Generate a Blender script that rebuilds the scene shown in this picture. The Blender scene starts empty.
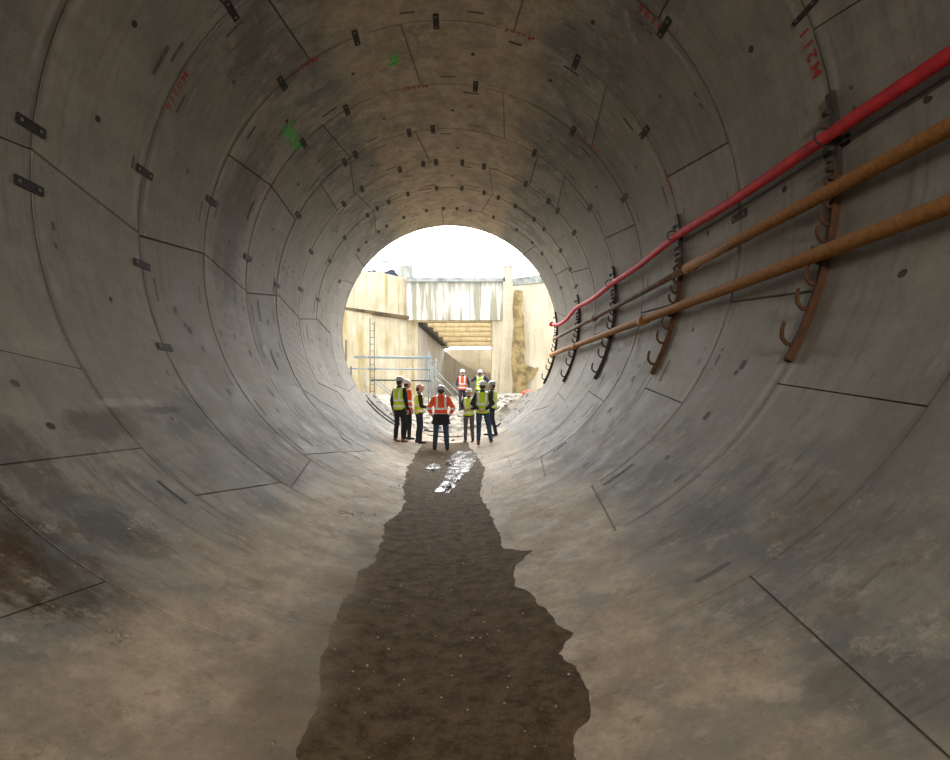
import bpy, bmesh, math, random
from mathutils import Vector, Matrix, noise
random.seed(7)
R = 3.6            # inner radius of the tunnel
ZC = 3.6           # height of its axis above the invert
CX, CZ, F = 0.185, 1.62, 555.0
col = bpy.context.scene.collection
PI = math.pi

# ------------------------------------------------------------------ measuring helpers
def at(px, py, D):                     # a point of the place seen at (px,py) at distance D down the tunnel
    return Vector((CX + (px-455)*D/F, D, CZ - (py-392)*D/F))
def cyl(px, py, rad=R):                # where that sight line meets the lining -> (theta, y)
    a, b = (px-455)/F, -(py-392)/F
    ox, oz = CX, CZ-ZC
    A = a*a+b*b; B = 2*(ox*a+oz*b); C_ = ox*ox+oz*oz-rad*rad
    t = (-B+math.sqrt(B*B-4*A*C_))/(2*A)
    x, z = ox+a*t, oz+b*t
    return math.atan2(x, -z), t        # theta 0 = invert, +90 = right, 180 = crown
def cp(th, y, r=R):
    return Vector((r*math.sin(th), y, ZC-r*math.cos(th)))
def cylz(x): return ZC-math.sqrt(max(0, R*R-min(abs(x), 3.5)**2))

# ------------------------------------------------------------------ object helpers
def link(name, me, mats=(), parent=None, smooth=False):
    o = bpy.data.objects.new(name, me); col.objects.link(o)
    for m in (mats if isinstance(mats, (list, tuple)) else [mats]):
        me.materials.append(m)
    if parent: o.parent = parent
    if smooth:
        for p in me.polygons: p.use_smooth = True
    return o
def tag(o, label=None, cat=None, group=None, kind=None):
    if label: o['label'] = label
    if cat: o['category'] = cat
    if group: o['group'] = group
    if kind: o['kind'] = kind
    return o
def thing(name, label, cat, loc=(0, 0, 0), rz=0, group=None):
    o = bpy.data.objects.new(name, None); col.objects.link(o)
    o.location = loc; o.rotation_euler = (0, 0, rz); o.empty_display_size = .2
    return tag(o, label, cat, group)
class MB:
    def __init__(s): s.v = []; s.f = []; s.m = []
    def add(s, vs, fs, mi=0):
        n = len(s.v); s.v += [Vector(v) for v in vs]
        for f in fs: s.f.append([i+n for i in f]); s.m.append(mi)
    def box(s, c, d, rot=None, mi=0):
        c = Vector(c); hx, hy, hz = [k/2 for k in d]
        vs = [Vector((x, y, z)) for x in (-hx, hx) for y in (-hy, hy) for z in (-hz, hz)]
        if rot is not None: vs = [rot @ v for v in vs]
        s.add([c+v for v in vs], [(0, 1, 3, 2), (4, 6, 7, 5), (0, 4, 5, 1), (2, 3, 7, 6), (0, 2, 6, 4), (1, 5, 7, 3)], mi)
    def prism(s, poly, d, mi=0):       # poly: 3d outline, d: extrusion vector
        d = Vector(d); n = len(poly); vs = [Vector(p) for p in poly]
        s.add(vs+[v+d for v in vs], [list(range(n))[::-1], list(range(n, 2*n))]+[(i, (i+1) % n, (i+1) % n+n, i+n) for i in range(n)], mi)
    def tube(s, pts, r, seg=10, mi=0, flat=None, cap=True):
        pts = [Vector(p) for p in pts]; n = len(pts); rr = r if isinstance(r, (list, tuple)) else [r]*n
        rings = []; up = None
        for i, p in enumerate(pts):
            t = (pts[min(i+1, n-1)]-pts[max(i-1, 0)]).normalized()
            if up is None:
                up = Vector((0, 0, 1)) if abs(t.z) < .9 else Vector((1, 0, 0))
            a = t.cross(up).normalized(); b = a.cross(t).normalized(); up = b
            fa = flat if flat else 1
            rings.append([p+(a*math.cos(k*2*PI/seg)*fa+b*math.sin(k*2*PI/seg))*rr[i] for k in range(seg)])
        vs = [v for ring in rings for v in ring]
        fs = [(i*seg+k, i*seg+(k+1) % seg, (i+1)*seg+(k+1) % seg, (i+1)*seg+k) for i in range(n-1) for k in range(seg)]
        if cap: fs += [list(range(seg))[::-1], [(n-1)*seg+k for k in range(seg)]]
        s.add(vs, fs, mi)
    def bar(s, p, q, w, h, mi=0):      # square bar
        p, q = Vector(p), Vector(q); t = (q-p).normalized()
        up = Vector((0, 0, 1)) if abs(t.z) < .9 else Vector((1, 0, 0))
        a = t.cross(up).normalized()*w/2; b = a.cross(t).normalized()*h/2
        vs = [e+sa*a+sb*b for e in (p, q) for sa, sb in ((-1, -1), (1, -1), (1, 1), (-1, 1))]
        s.add(vs, [(0, 1, 2, 3), (7, 6, 5, 4), (0, 4, 5, 1), (1, 5, 6, 2), (2, 6, 7, 3), (3, 7, 4, 0)], mi)
    def mesh(s, name='m'):
        me = bpy.data.meshes.new(name); me.from_pydata(s.v, [], s.f)
        me.polygons.foreach_set('material_index', s.m)
        bm = bmesh.new(); bm.from_mesh(me); bmesh.ops.recalc_face_normals(bm, faces=bm.faces); bm.to_mesh(me); bm.free()
        return me
    def build(s, name, mats, parent=None, smooth=False):
        return link(name, s.mesh(name), mats, parent, smooth)

# ------------------------------------------------------------------ materials
class NT:
    def __init__(s, name):
        s.m = bpy.data.materials.new(name); s.m.use_nodes = True; s.t = s.m.node_tree
        s.b = s.t.nodes['Principled BSDF']
    def n(s, typ, **kw):
        nd = s.t.nodes.new(typ)
        for k, v in kw.items(): setattr(nd, k, v)
        return nd
    def put(s, sock, v):
        if hasattr(v, 'is_linked') or hasattr(v, 'links'): s.t.links.new(v, sock)
        else: sock.default_value = v
    def math(s, op, a, b=0.0, clamp=False):
        nd = s.n('ShaderNodeMath', operation=op, use_clamp=clamp); s.put(nd.inputs[0], a); s.put(nd.inputs[1], b); return nd.outputs[0]
    def mix(s, f, a, b, mode='MIX'):
        nd = s.n('ShaderNodeMix', data_type='RGBA', blend_type=mode); s.put(nd.inputs[0], f)
        s.put(nd.inputs[6], a if not isinstance(a, tuple) else (*a[:3], 1)); s.put(nd.inputs[7], b if not isinstance(b, tuple) else (*b[:3], 1)); return nd.outputs[2]
    def noise(s, vec, scale, detail=5, rough=.55, dist=0):
        nd = s.n('ShaderNodeTexNoise'); s.put(nd.inputs['Vector'], vec)
        nd.inputs['Scale'].default_value = scale; nd.inputs['Detail'].default_value = detail
        nd.inputs['Roughness'].default_value = rough; nd.inputs['Distortion'].default_value = dist
        return nd.outputs['Fac']
    def map(s, vec, sc=(1, 1, 1), loc=(0, 0, 0)):
        nd = s.n('ShaderNodeMapping'); s.put(nd.inputs[0], vec); nd.inputs['Scale'].default_value = sc; nd.inputs['Location'].default_value = loc; return nd.outputs[0]
    def rng(s, v, a, b, c=0.0, d=1.0):
        nd = s.n('ShaderNodeMapRange', interpolation_type='SMOOTHSTEP'); s.put(nd.inputs[0], v)
        for i, k in enumerate((a, b, c, d)): nd.inputs[i+1].default_value = k
        return nd.outputs[0]
    def bump(s, h, strength, dist=.01):
        nd = s.n('ShaderNodeBump'); s.put(nd.inputs['Height'], h); nd.inputs['Strength'].default_value = strength
        nd.inputs['Distance'].default_value = dist; s.t.links.new(nd.outputs[0], s.b.inputs['Normal'])
    def coord(s): return s.n('ShaderNodeTexCoord').outputs['Object']
    def xyz(s, v):
        nd = s.n('ShaderNodeSeparateXYZ'); s.put(nd.inputs[0], v); return nd.outputs
    def vec(s, x, y, z):
        nd = s.n('ShaderNodeCombineXYZ'); s.put(nd.inputs[0], x); s.put(nd.inputs[1], y); s.put(nd.inputs[2], z); return nd.outputs[0]
    def out(s, color, rough=.8, metal=0.0):
        s.put(s.b.inputs['Base Color'], color if not isinstance(color, tuple) else (*color[:3], 1))
        s.put(s.b.inputs['Roughness'], rough); s.put(s.b.inputs['Metallic'], metal)
        return s.m
def simple(name, c, rough=.8, metal=0.0, var=.12, scale=12, bump=.15):
    k = NT(name); co = k.coord(); nz = k.noise(co, scale)
    d = tuple(max(0, v*(1-var*2)) for v in c); e = tuple(min(1, v*(1+var)) for v in c)
    m = k.out(k.mix(k.rng(nz, .35, .65), d, e), rough, metal); k.bump(k.noise(co, scale*4), bump, .004); return m

def lining_material(name, silt=False):
    k = NT(name); co = k.coord(); X, Y, Z = k.xyz(co)[0:3]
    zz = k.math('SUBTRACT', ZC, Z)
    th = k.math('ARCTAN2', X, zz)
    s = k.math('MULTIPLY', th, R)
    cv = k.vec(s, Y, 0.0)
    big = k.noise(cv, .55, 4, .55); mid = k.noise(co, 2.2, 8, .62, .2); fine = k.noise(co, 28, 6, .7)
    streak = k.noise(k.map(cv, (.35, 5.5, 1)), 1.4, 7, .62)      # board / pour marks that run round the ring
    cross = k.noise(k.map(cv, (4.5, .45, 1), (3, 1, 0)), 1.1, 6, .6)
    c = k.mix(k.rng(mid, .34, .68), (.25, .228, .195), (.325, .302, .262))
    c = k.mix(k.math('MULTIPLY', k.rng(fine, .40, .62), .28), c, (.20, .185, .16))
    c = k.mix(k.math('MULTIPLY', k.rng(streak, .50, .72), .42), c, (.135, .12, .10))
    c = k.mix(k.math('MULTIPLY', k.rng(cross, .53, .72), .28), c, (.40, .375, .335))
    c = k.mix(k.math('MULTIPLY', k.rng(big, .54, .70), .28), c, (.17, .165, .15))
    tint = k.n('ShaderNodeAttribute', attribute_name='tint').outputs['Fac']
    c = k.mix(1.0, c, k.vec(tint, tint, k.math('MULTIPLY', tint, .985)), 'MULTIPLY')
    # grout stain and laitance beside the ring joints
    fr = k.math('ABSOLUTE', k.math('SUBTRACT', k.math('FRACT', k.math('DIVIDE', k.math('SUBTRACT', Y, 16.0-17), 1.7)), .5))
    jn = k.math('ADD', k.math('MULTIPLY', fr, 1.7), k.math('MULTIPLY', k.math('SUBTRACT', k.noise(k.map(cv, (1.4, 6, 1)), 1.5, 6, .7), .5), .16))
    c = k.mix(k.math('MULTIPLY', k.rng(jn, .06, .0), .6), c, (.12, .10, .08))
    pl = k.math('MULTIPLY', k.rng(jn, .17, .10), k.rng(jn, .05, .09)); c = k.mix(k.math('MULTIPLY', pl, k.math('MULTIPLY', k.rng(k.noise(cv, .9, 4, .6), .48, .6), .5)), c, (.42, .39, .34))
    pit = k.noise(co, 70, 2, .5); c = k.mix(k.math('MULTIPLY', k.rng(pit, .68, .74), .5), c, (.07, .065, .055))
    scf = k.noise(k.map(cv, (1, 2.6, 1), (7, 1, 0)), 3.2, 12, .8); c = k.mix(k.math('MULTIPLY', k.rng(scf, .54, .64), .22), c, (.43, .40, .35))
    scd = k.noise(k.map(cv, (1, 2.2, 1), (1, 9, 0)), 4.1, 12, .8); c = k.mix(k.math('MULTIPLY', k.rng(scd, .53, .63), .32), c, (.12, .105, .085))
    # stains that belong to the concrete (s, y, half length round the ring, half length along it, strength, colour)
    wob = k.noise(cv, 3.5, 11, .74)
    for (px, py, rs, ry, st, cc) in STAINS:
        t0, y0 = cyl(px, py)
        ds = k.math('DIVIDE', k.math('SUBTRACT', s, t0*R), rs); dy = k.math('DIVIDE', k.math('SUBTRACT', Y, y0), ry)
        d2 = k.math('ADD', k.math('MULTIPLY', ds, ds), k.math('MULTIPLY', dy, dy))
        d3 = k.math('ADD', d2, k.math('MULTIPLY', k.math('SUBTRACT', wob, .5), 3.2))
        d3 = k.math('ADD', d3, k.math('MULTIPLY', k.math('SUBTRACT', streak, .5), 1.8))
        c = k.mix(k.math('MULTIPLY', k.rng(d3, 1.1, .1), st), c, cc)
    # dried slurry up to a ragged tide line
    lowx = k.math('ADD', k.math('ABSOLUTE', X), k.math('MULTIPLY', k.math('SUBTRACT', k.noise(co, 1.6, 8, .6), .5), 1.5))
    dirt = k.rng(lowx, 2.95, 2.45); smear = k.noise(k.map(cv, (1.1, 1.1, 1), (5, 2, 0)), 1.3, 8, .66, .8)
    c = k.mix(k.math('MULTIPLY', dirt, k.math('MULTIPLY', k.rng(smear, .44, .62), .6)), c, (.115, .12, .115))
    sm2 = k.noise(k.map(cv, (.9, 7, 1), (2, 2, 0)), 1.3, 7, .7)
    c = k.mix(k.math('MULTIPLY', dirt, k.math('MULTIPLY', k.rng(sm2, .52, .64), .6)), c, (.11, .10, .085))
    c = k.mix(k.math('MULTIPLY', dirt, k.math('MULTIPLY', k.rng(k.noise(k.map(co, (1, 1, 1), (9, 3, 1)), 2.6, 8, .7), .56, .68), .5)), c, (.40, .37, .33))
    c = k.mix(k.math('MULTIPLY', dirt, k.math('MULTIPLY', k.rng(k.noise(k.map(co, (1, 1, 1), (2, 7, 4)), 1.5, 8, .65), .60, .70), .6)), c, (.13, .09, .05))
    sil = k.rng(lowx, 2.0, 1.3)
    sc = k.mix(k.rng(k.noise(k.map(co, (1, 1, 1), (1, 1, 6)), 3, 12, .8), .36, .66), (.33, .262, .188), (.54, .435, .315))
    sc = k.mix(k.math('MULTIPLY', k.rng(k.noise(k.map(co, (1, 1, 1), (4, 8, 1)), 1.1, 9, .72), .54, .68), .45), sc, (.17, .165, .145))
    sc = k.mix(k.math('MULTIPLY', k.rng(k.noise(co, 45, 3, .6), .62, .72), .5), sc, (.12, .09, .06))
    c = k.mix(k.math('MULTIPLY', sil, .86), c, sc)
    w1 = k.noise(k.map(co, (1, 1, 1), (11, 2, 5)), 1.6, 14, .74); c = k.mix(k.math('MULTIPLY', dirt, k.math('MULTIPLY', k.rng(w1, .52, .60), .42)), c, (.17, .175, .165))
    w2 = k.noise(k.map(co, (1, 1, 1), (3, 12, 5)), 2.7, 14, .76); c = k.mix(k.math('MULTIPLY', dirt, k.math('MULTIPLY', k.rng(w2, .55, .63), .45)), c, (.17, .115, .065))
    w3 = k.noise(k.map(co, (1, 1, 1), (6, 6, 9)), 4.0, 14, .8); c = k.mix(k.math('MULTIPLY', dirt, k.math('MULTIPLY', k.rng(w3, .545, .63), .35)), c, (.56, .47, .37))
    # half dry margin on the left of the wet strip
    lm = k.math('ADD', X, k.math('MULTIPLY', k.math('SUBTRACT', wob, .5), .5))
    damp = k.math('MULTIPLY', k.rng(lm, -1.15, -.62), k.rng(X, .35, .05)); damp = k.math('MULTIPLY', damp, k.rng(Y, 8.2, 4.0))
    c = k.mix(k.math('MULTIPLY', damp, .6), c, (.12, .09, .06))
    k.bump(k.math('ADD', k.math('ADD', k.math('MULTIPLY', fine, .5), k.math('MULTIPLY', mid, .6)), k.math('MULTIPLY', streak, 1.0)), .25, .010)
    k.b.inputs['Specular IOR Level'].default_value = .12
    return k.out(c, k.rng(mid, .3, .7, .72, .92))
BR = (.075, .06, .045)
STAINS = [(232, 220, 1.9, .75, .62, (.085, .075, .06)), (617, 175, 1.7, .6, .45, (.12, .11, .085)), (20, 550, .9, .45, 1.0, (.07, .042, .02)), (105, 527, .22, .28, .8, BR),
          (145, 545, .2, .3, .6, BR), (125, 605, .12, .25, .7, BR), (30, 470, .5, .3, .6, BR), (190, 412, .35, .5, .6, (.085, .08, .065)), (105, 425, .2, .6, .6, BR),
          (700, 520, .3, .6, .55, (.13, .135, .135)), (800, 640, .35, .22, .6, (.13, .135, .135)), (850, 480, 1.1, .5, .45, (.13, .125, .11)), (545, 75, .7, .6, .4, (.14, .13, .11)),
          (240, 560, .35, .3, .55, (.42, .37, .31)), (60, 700, .5, .3, .6, (.11, .12, .12)), (700, 720, .5, .2, .3, (.2, .2, .19)), (350, 430, .6, 1.2, .5, (.13, .125, .11)), (240, 640, .5, .3, .5, (.15, .155, .15)), (130, 402, .06, .55, .7, (.42, .39, .34)), (165, 410, .05, .5, .9, (.10, .085, .065)), (180, 432, .16, .3, .7, (.1, .1, .085)), (320, 555, .3, .6, .4, (.5, .42, .32)), (290, 600, .3, .5, .4, (.5, .42, .32)),
          (285, 635, .16, .3, .6, (.15, .155, .15)), (745, 600, .2, .3, .7, (.13, .135, .135)), (690, 560, .25, .3, .5, (.14, .145, .14)), (830, 690, .2, .2, .6, (.12, .11, .09))]
M = {}
M['lining'] = lining_material('precast_concrete')
k = NT('joint_gap'); co = k.coord(); X, Y, Z = k.xyz(co)[0:3]
lowx = k.math('ADD', k.math('ABSOLUTE', X), k.math('MULTIPLY', k.math('SUBTRACT', k.noise(co, 1.6, 8, .6), .5), 1.2))
M['gap'] = k.out(k.mix(k.rng(lowx, 2.2, 1.5), (.035, .03, .025), (.20, .16, .115)), .95)
M['pocket'] = simple('bolt_pocket', (.045, .038, .030), .9)
M['pocket_pale'] = simple('bolt_pocket_grout', (.115, .10, .085), .9)
M['plate'] = simple('dark_steel_plate', (.022, .018, .014), .85, 0, .3, 30)
M['bolt'] = simple('worn_bolt', (.20, .17, .14), .8, .0)
def rust(name, a, b, rough=.7, sc=8):
    k = NT(name); co = k.coord(); c = k.mix(k.rng(k.noise(co, sc, 8, .7), .35, .65), a, b)
    k.b.inputs['Specular IOR Level'].default_value = .25
    c = k.mix(k.math('MULTIPLY', k.rng(k.noise(co, sc*5, 4, .6), .6, .7), .6), c, tuple(v*.35 for v in a))
    k.bump(k.noise(co, 60, 5), .4, .004); return k.out(c, rough, 0.0)
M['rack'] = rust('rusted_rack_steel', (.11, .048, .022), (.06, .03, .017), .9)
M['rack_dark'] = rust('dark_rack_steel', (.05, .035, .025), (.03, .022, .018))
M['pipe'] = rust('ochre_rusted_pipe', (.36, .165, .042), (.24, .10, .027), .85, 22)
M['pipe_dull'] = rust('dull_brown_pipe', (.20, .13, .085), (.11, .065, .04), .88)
M['hose'] = simple('red_hose', (.56, .010, .018), .75, 0, .12, 6, .3)
M['cable'] = simple('black_cable', (.03, .03, .03), .6)
M['redpaint'] = simple('red_stencil_paint', (.34, .035, .025), .9)
M['green'] = simple('green_spray_paint', (.03, .62, .05), .9)
k = NT('wet_mud'); co = k.coord()
c = k.mix(k.rng(k.noise(co, 7, 12, .8), .36, .66), (.060, .040, .022), (.150, .106, .062))
c = k.mix(k.math('MULTIPLY', k.rng(k.noise(co, 40, 6, .8), .6, .72), .7), c, (.03, .02, .012))
c = k.mix(k.rng(k.noise(co, 75, 3, .6), .66, .72), c, (.30, .25, .18))
c = k.mix(k.math('MULTIPLY', k.rng(k.noise(co, 1.2, 5, .6), .5, .68), .2), c, (.10, .074, .046))
X, Y, Z = k.xyz(co)[0:3]
lm = k.math('ADD', X, k.math('MULTIPLY', k.math('SUBTRACT', k.noise(co, 2.5, 10, .7), .5), .7))
c = k.mix(k.math('MULTIPLY', k.math('MULTIPLY', k.rng(lm, -.35, -.7), .75), k.math('MULTIPLY', k.rng(Y, 2.3, 2.8), k.rng(Y, 7, 4))), c, (.23, .18, .13))
k.bump(k.math('ADD', k.noise(co, 60, 8, .75), k.noise(co, 18, 4, .6)), .4, .006)
M['mud'] = k.out(c, k.rng(k.noise(co, 9.0, 8, .7), .4, .65, .8, .95)); k.b.inputs['Specular IOR Level'].default_value = .03
k = NT('shallow_water'); co = k.coord(); k.bump(k.noise(k.map(co, (1, .5, 1)), 9, 8, .75), .6, .02)
M['water'] = k.out(k.mix(k.rng(k.noise(co, 6, 6), .45, .6), (.05, .04, .03), (.10, .075, .05)), k.rng(k.noise(k.map(co, (1, .4, 1)), 5, 6, .7), .42, .56, .16, .95)); k.b.inputs['Specular IOR Level'].default_value = .35
# shaft concrete: cream with rust streaks, and white-streaked
def shaft(name, base, base2, streakc, amt, lo, hi, band=None):
    k = NT(name); co = k.coord(); X, Y, Z = k.xyz(co)[0:3]
    c = k.mix(k.rng(k.noise(co, .8, 8, .65), .35, .65), base, base2)
    st = k.noise(k.map(co, (2.2, 1, .14)), 1.0, 6, .6)
    c = k.mix(k.math('MULTIPLY', k.rng(st, lo, hi), amt), c, streakc)
    st2 = k.noise(k.map(co, (5, 1, .35), (4, 4, 4)), 1.0, 6, .65)
    c = k.mix(k.math('MULTIPLY', k.rng(st2, .54, .70), .45), c, (.17, .14, .09))
    if band:
        zt, zb = band; e = k.math('ADD', Z, k.math('MULTIPLY', k.math('SUBTRACT', k.noise(k.map(co, (3.0, 1, .2)), 1.2, 6, .6), .5), 5.0))
        c = k.mix(k.math('MULTIPLY', k.rng(e, zb, zt), .75), c, (.26, .275, .25))
    k.bump(k.noise(co, 5, 8, .7), .5, .05); return k.out(c, .9)
M['cream'] = shaft('cream_stained_concrete', (.54, .46, .31), (.68, .61, .46), (.40, .30, .10), .75, .50, .64)
M['cream2'] = shaft('cream_wall_with_damp', (.58, .51, .37), (.68, .61, .47), (.40, .31, .15), .55, .55, .7, (10.2, 8.6))
M['tan_dark'] = shaft('sand_coloured_concrete', (.40, .33, .23), (.50, .43, .31), (.3, .24, .15), .5, .5, .7)
M['passage'] = shaft('passage_concrete', (.74, .72, .67), (.84, .82, .77), (.5, .48, .42), .5, .52, .7)
M['white'] = shaft('white_streaked_concrete', (.62, .60, .53), (.76, .74, .68), (.30, .28, .20), .9, .47, .58, (9.4, 7.6))
M['grey'] = shaft('pale_grey_concrete', (.52, .51, .47), (.64, .62, .57), (.35, .33, .28), .4, .52, .7)
M['tan'] = shaft('tan_soffit_concrete', (.74, .62, .40), (.82, .70, .48), (.5, .4, .25), .5, .5, .7)
M['ledge'] = simple('brown_stained_ledge', (.13, .09, .045), .9, 0, .25, 2)
M['damp'] = simple('brown_damp_stain', (.30, .22, .10), .9, 0, .25, 2)
M['coping'] = simple('weathered_coping', (.33, .35, .33), .9, 0, .2, 2)
M['ground'] = simple('rubbly_ground', (.44, .39, .32), .95, 0, .25, 3, 1)
M['stone'] = simple('pale_rubble', (.42, .38, .33), .95, 0, .3, 5, 1)
M['grit'] = simple('pale_grit', (.30, .26, .2), .9)
M['galv'] = simple('galvanised_tube', (.30, .36, .38), .45, .5)
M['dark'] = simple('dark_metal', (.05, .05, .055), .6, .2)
M['tarp'] = simple('dark_blue_sheeting', (.035, .05, .085), .6)
M['ply'] = simple('weathered_board', (.30, .27, .22), .85)
M['orange_bag'] = simple('orange_sack', (.75, .10, .03), .6)
M['skin'] = simple('skin', (.52, .30, .21), .55, 0, .06)
M['hair'] = simple('brown_hair', (.05, .03, .02), .7)
M['black_cloth'] = simple('black_cloth', (.018, .018, .022), .85, 0, .2, 20)
M['navy_cloth'] = simple('navy_cloth', (.025, .032, .06), .85, 0, .2, 20)
M['grey_cloth'] = simple('grey_cloth', (.10, .10, .11), .85, 0, .2, 20)
M['denim'] = simple('blue_denim', (.04, .075, .15), .85, 0, .25, 25)
M['brown_boot'] = simple('tan_boot', (.22, .09, .04), .7)
M['black_boot'] = simple('black_boot', (.03, .026, .025), .7)
M['yellow'] = simple('fluorescent_yellow', (.62, .85, .03), .7, 0, .06)
M['orange'] = simple('fluorescent_orange', (.95, .10, .03), .7, 0, .06)
M['band'] = simple('silver_reflective_tape', (.85, .86, .84), .35, 0, .03)
M['helmet_w'] = simple('white_helmet', (.78, .78, .76), .35, 0, .03)
M['helmet_g'] = simple('grey_helmet', (.42, .44, .45), .4, 0, .04)
M['helmet_r'] = simple('pink_white_helmet', (.68, .40, .38), .4, 0, .04)
M['lens'] = simple('camera_black', (.02, .02, .02), .4)

# ------------------------------------------------------------------ tunnel lining
JY = [18.67]+[16.85-1.7*i for i in range(0, 18)]     # ring joints, mouth first
END = JY[-1]
TR = {  # traced longitudinal joints, two points each, by ring index (0 = the ring at the mouth)
 0: [((340.5, 280), (351.6, 283)), ((357, 256), (364, 267)), ((534.8, 246), (523.7, 254)), ((552, 311), (557, 313)), ((350, 390), (355, 386)), ((442, 212), (444, 225))],
 1: [((317.5, 319.4), (331.6, 334.7)), ((374, 210.8), (375, 222)), ((492.6, 193), (481.5, 212)), ((320, 380), (337, 388)), ((400, 441), (407, 437)), ((556, 277), (549, 281))],
 2: [((300, 319), (317.5, 319.4)), ((354, 191.7), (374, 210.8)), ((489, 167), (492.6, 193)), ((591.4, 267), (574, 272)), ((564.6, 400.7), (556, 391)), ((273.7, 373.7), (304, 386.7))],
 3: [((279, 296), (300, 319)), ((349.4, 156.5), (354, 191.7)), ((415.5, 132), (430, 160.8)), ((537, 158), (531, 179)), ((564.6, 174), (557.8, 205)), ((321, 184), (337, 210)), ((262, 381), (285, 396)), ((612, 330), (590, 336))],
 4: [((248.7, 293), (279, 296)), ((322.5, 125), (349.4, 156.5)), ((503, 90), (504.5, 136)), ((635.8, 224.5), (608.4, 237)), ((604, 402), (589, 391.7)), ((271, 185.5), (293, 216)), ((350, 452), (375, 450)), ((505, 459), (500, 444))],
 5: [((205, 254), (248.7, 293)), ((229, 155), (271, 185.5)), ((401, 25.5), (420, 81)), ((606.5, 84.3), (592, 145)), ((544, 472), (540, 453)), ((315, 454), (350, 451)), ((690, 300), (645, 312))],
 6: [((144, 237), (205, 254)), ((262, -10), (308.6, 58)), ((523, 0), (514, 30)), ((729, 142), (671, 175)), ((682.3, 403.5), (646.7, 389)), ((296.6, 480), (315, 454))],
 7: [((32, 149), (144, 237)), ((668, 0), (664, 18)), ((221, 492), (296.6, 480)), ((599, 500), (589.5, 482)), ((820, 290), (745, 300)), ((150, -60), (220, 0))],
 8: [((0, 137), (30, 149)), ((0, 350), (97.6, 372.6)), ((860, 0), (815.8, 28)), ((925, 406), (780, 384)), ((0, 465), (150, 447))],
 9: [((0, 618), (127, 574)), ((825, 645), (745, 572)), ((950, 300), (900, 300)), ((0, 300), (40, 320)), ((900, -200), (820, -160))],
}
PATCH = {k: MB() for k in ('floor', 'wall_right', 'ceiling', 'wall_left')}
TINT = {k: [] for k in PATCH}
def sector(th):
    d = math.degrees(th) % 360
    if d < 46 or d > 314: return 'floor'
    if d < 126: return 'wall_right'
    if d < 234: return 'ceiling'
    return 'wall_left'
def addt(key, vs, fs, mi, tint):
    PATCH[key].add(vs, fs, mi); TINT[key] += [tint]*len(fs)
SEGS = []
def norm(a): return a % (2*PI)
for i in range(len(JY)-1):
    yf, yn = JY[i], JY[i+1]
    js = []
    for (a, b) in TR.get(i, []):
        ta, ya = cyl(*a); tb, yb = cyl(*b)
        if abs(ya-yb) < .25: tn = tf = ta
        else:
            sl = (tb-ta)/(yb-ya); sl = max(-.5, min(.5, sl)); ym = (ya+yb)/2; tm = (ta+tb)/2
            ym = min(max(ym, yn), yf)
            tn = tm+sl*(yn-ym); tf = tm+sl*(yf-ym)
        js.append([norm(tn), norm(tf)])
    if not js:
        o = random.random()*PI/3; js = [[norm(o+q*PI/3), norm(o+q*PI/3+(.12 if q % 2 else -.12))] for q in range(6)]
    js.sort(key=lambda j: (j[0]+j[1])/2)
    for j in js:                              # unwrap the far end next to the near end
        while j[1]-j[0] > PI: j[1] -= 2*PI
        while j[0]-j[1] > PI: j[1] += 2*PI
    full = []
    for q in range(len(js)):
        a = js[q]; b = list(js[(q+1) % len(js)])
        if q == len(js)-1: b = [b[0]+2*PI, b[1]+2*PI]
        full.append(list(a)); gap = (b[0]+b[1]-a[0]-a[1])/2; n = max(1, round(gap/math.radians(62)))
        for w in range(1, n):
            t = w/n; sk = .05*(-1)**w; full.append([a[0]+(b[0]-a[0])*t-sk, a[1]+(b[1]-a[1])*t+sk])
    for q in range(len(full)):
        a = full[q]; b = full[(q+1) % len(full)]
        if q == len(full)-1: b = [b[0]+2*PI, b[1]+2*PI]
        SEGS.append((i, yn, yf, a, b))
G, CH, DP = .0035, .007, .022
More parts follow.
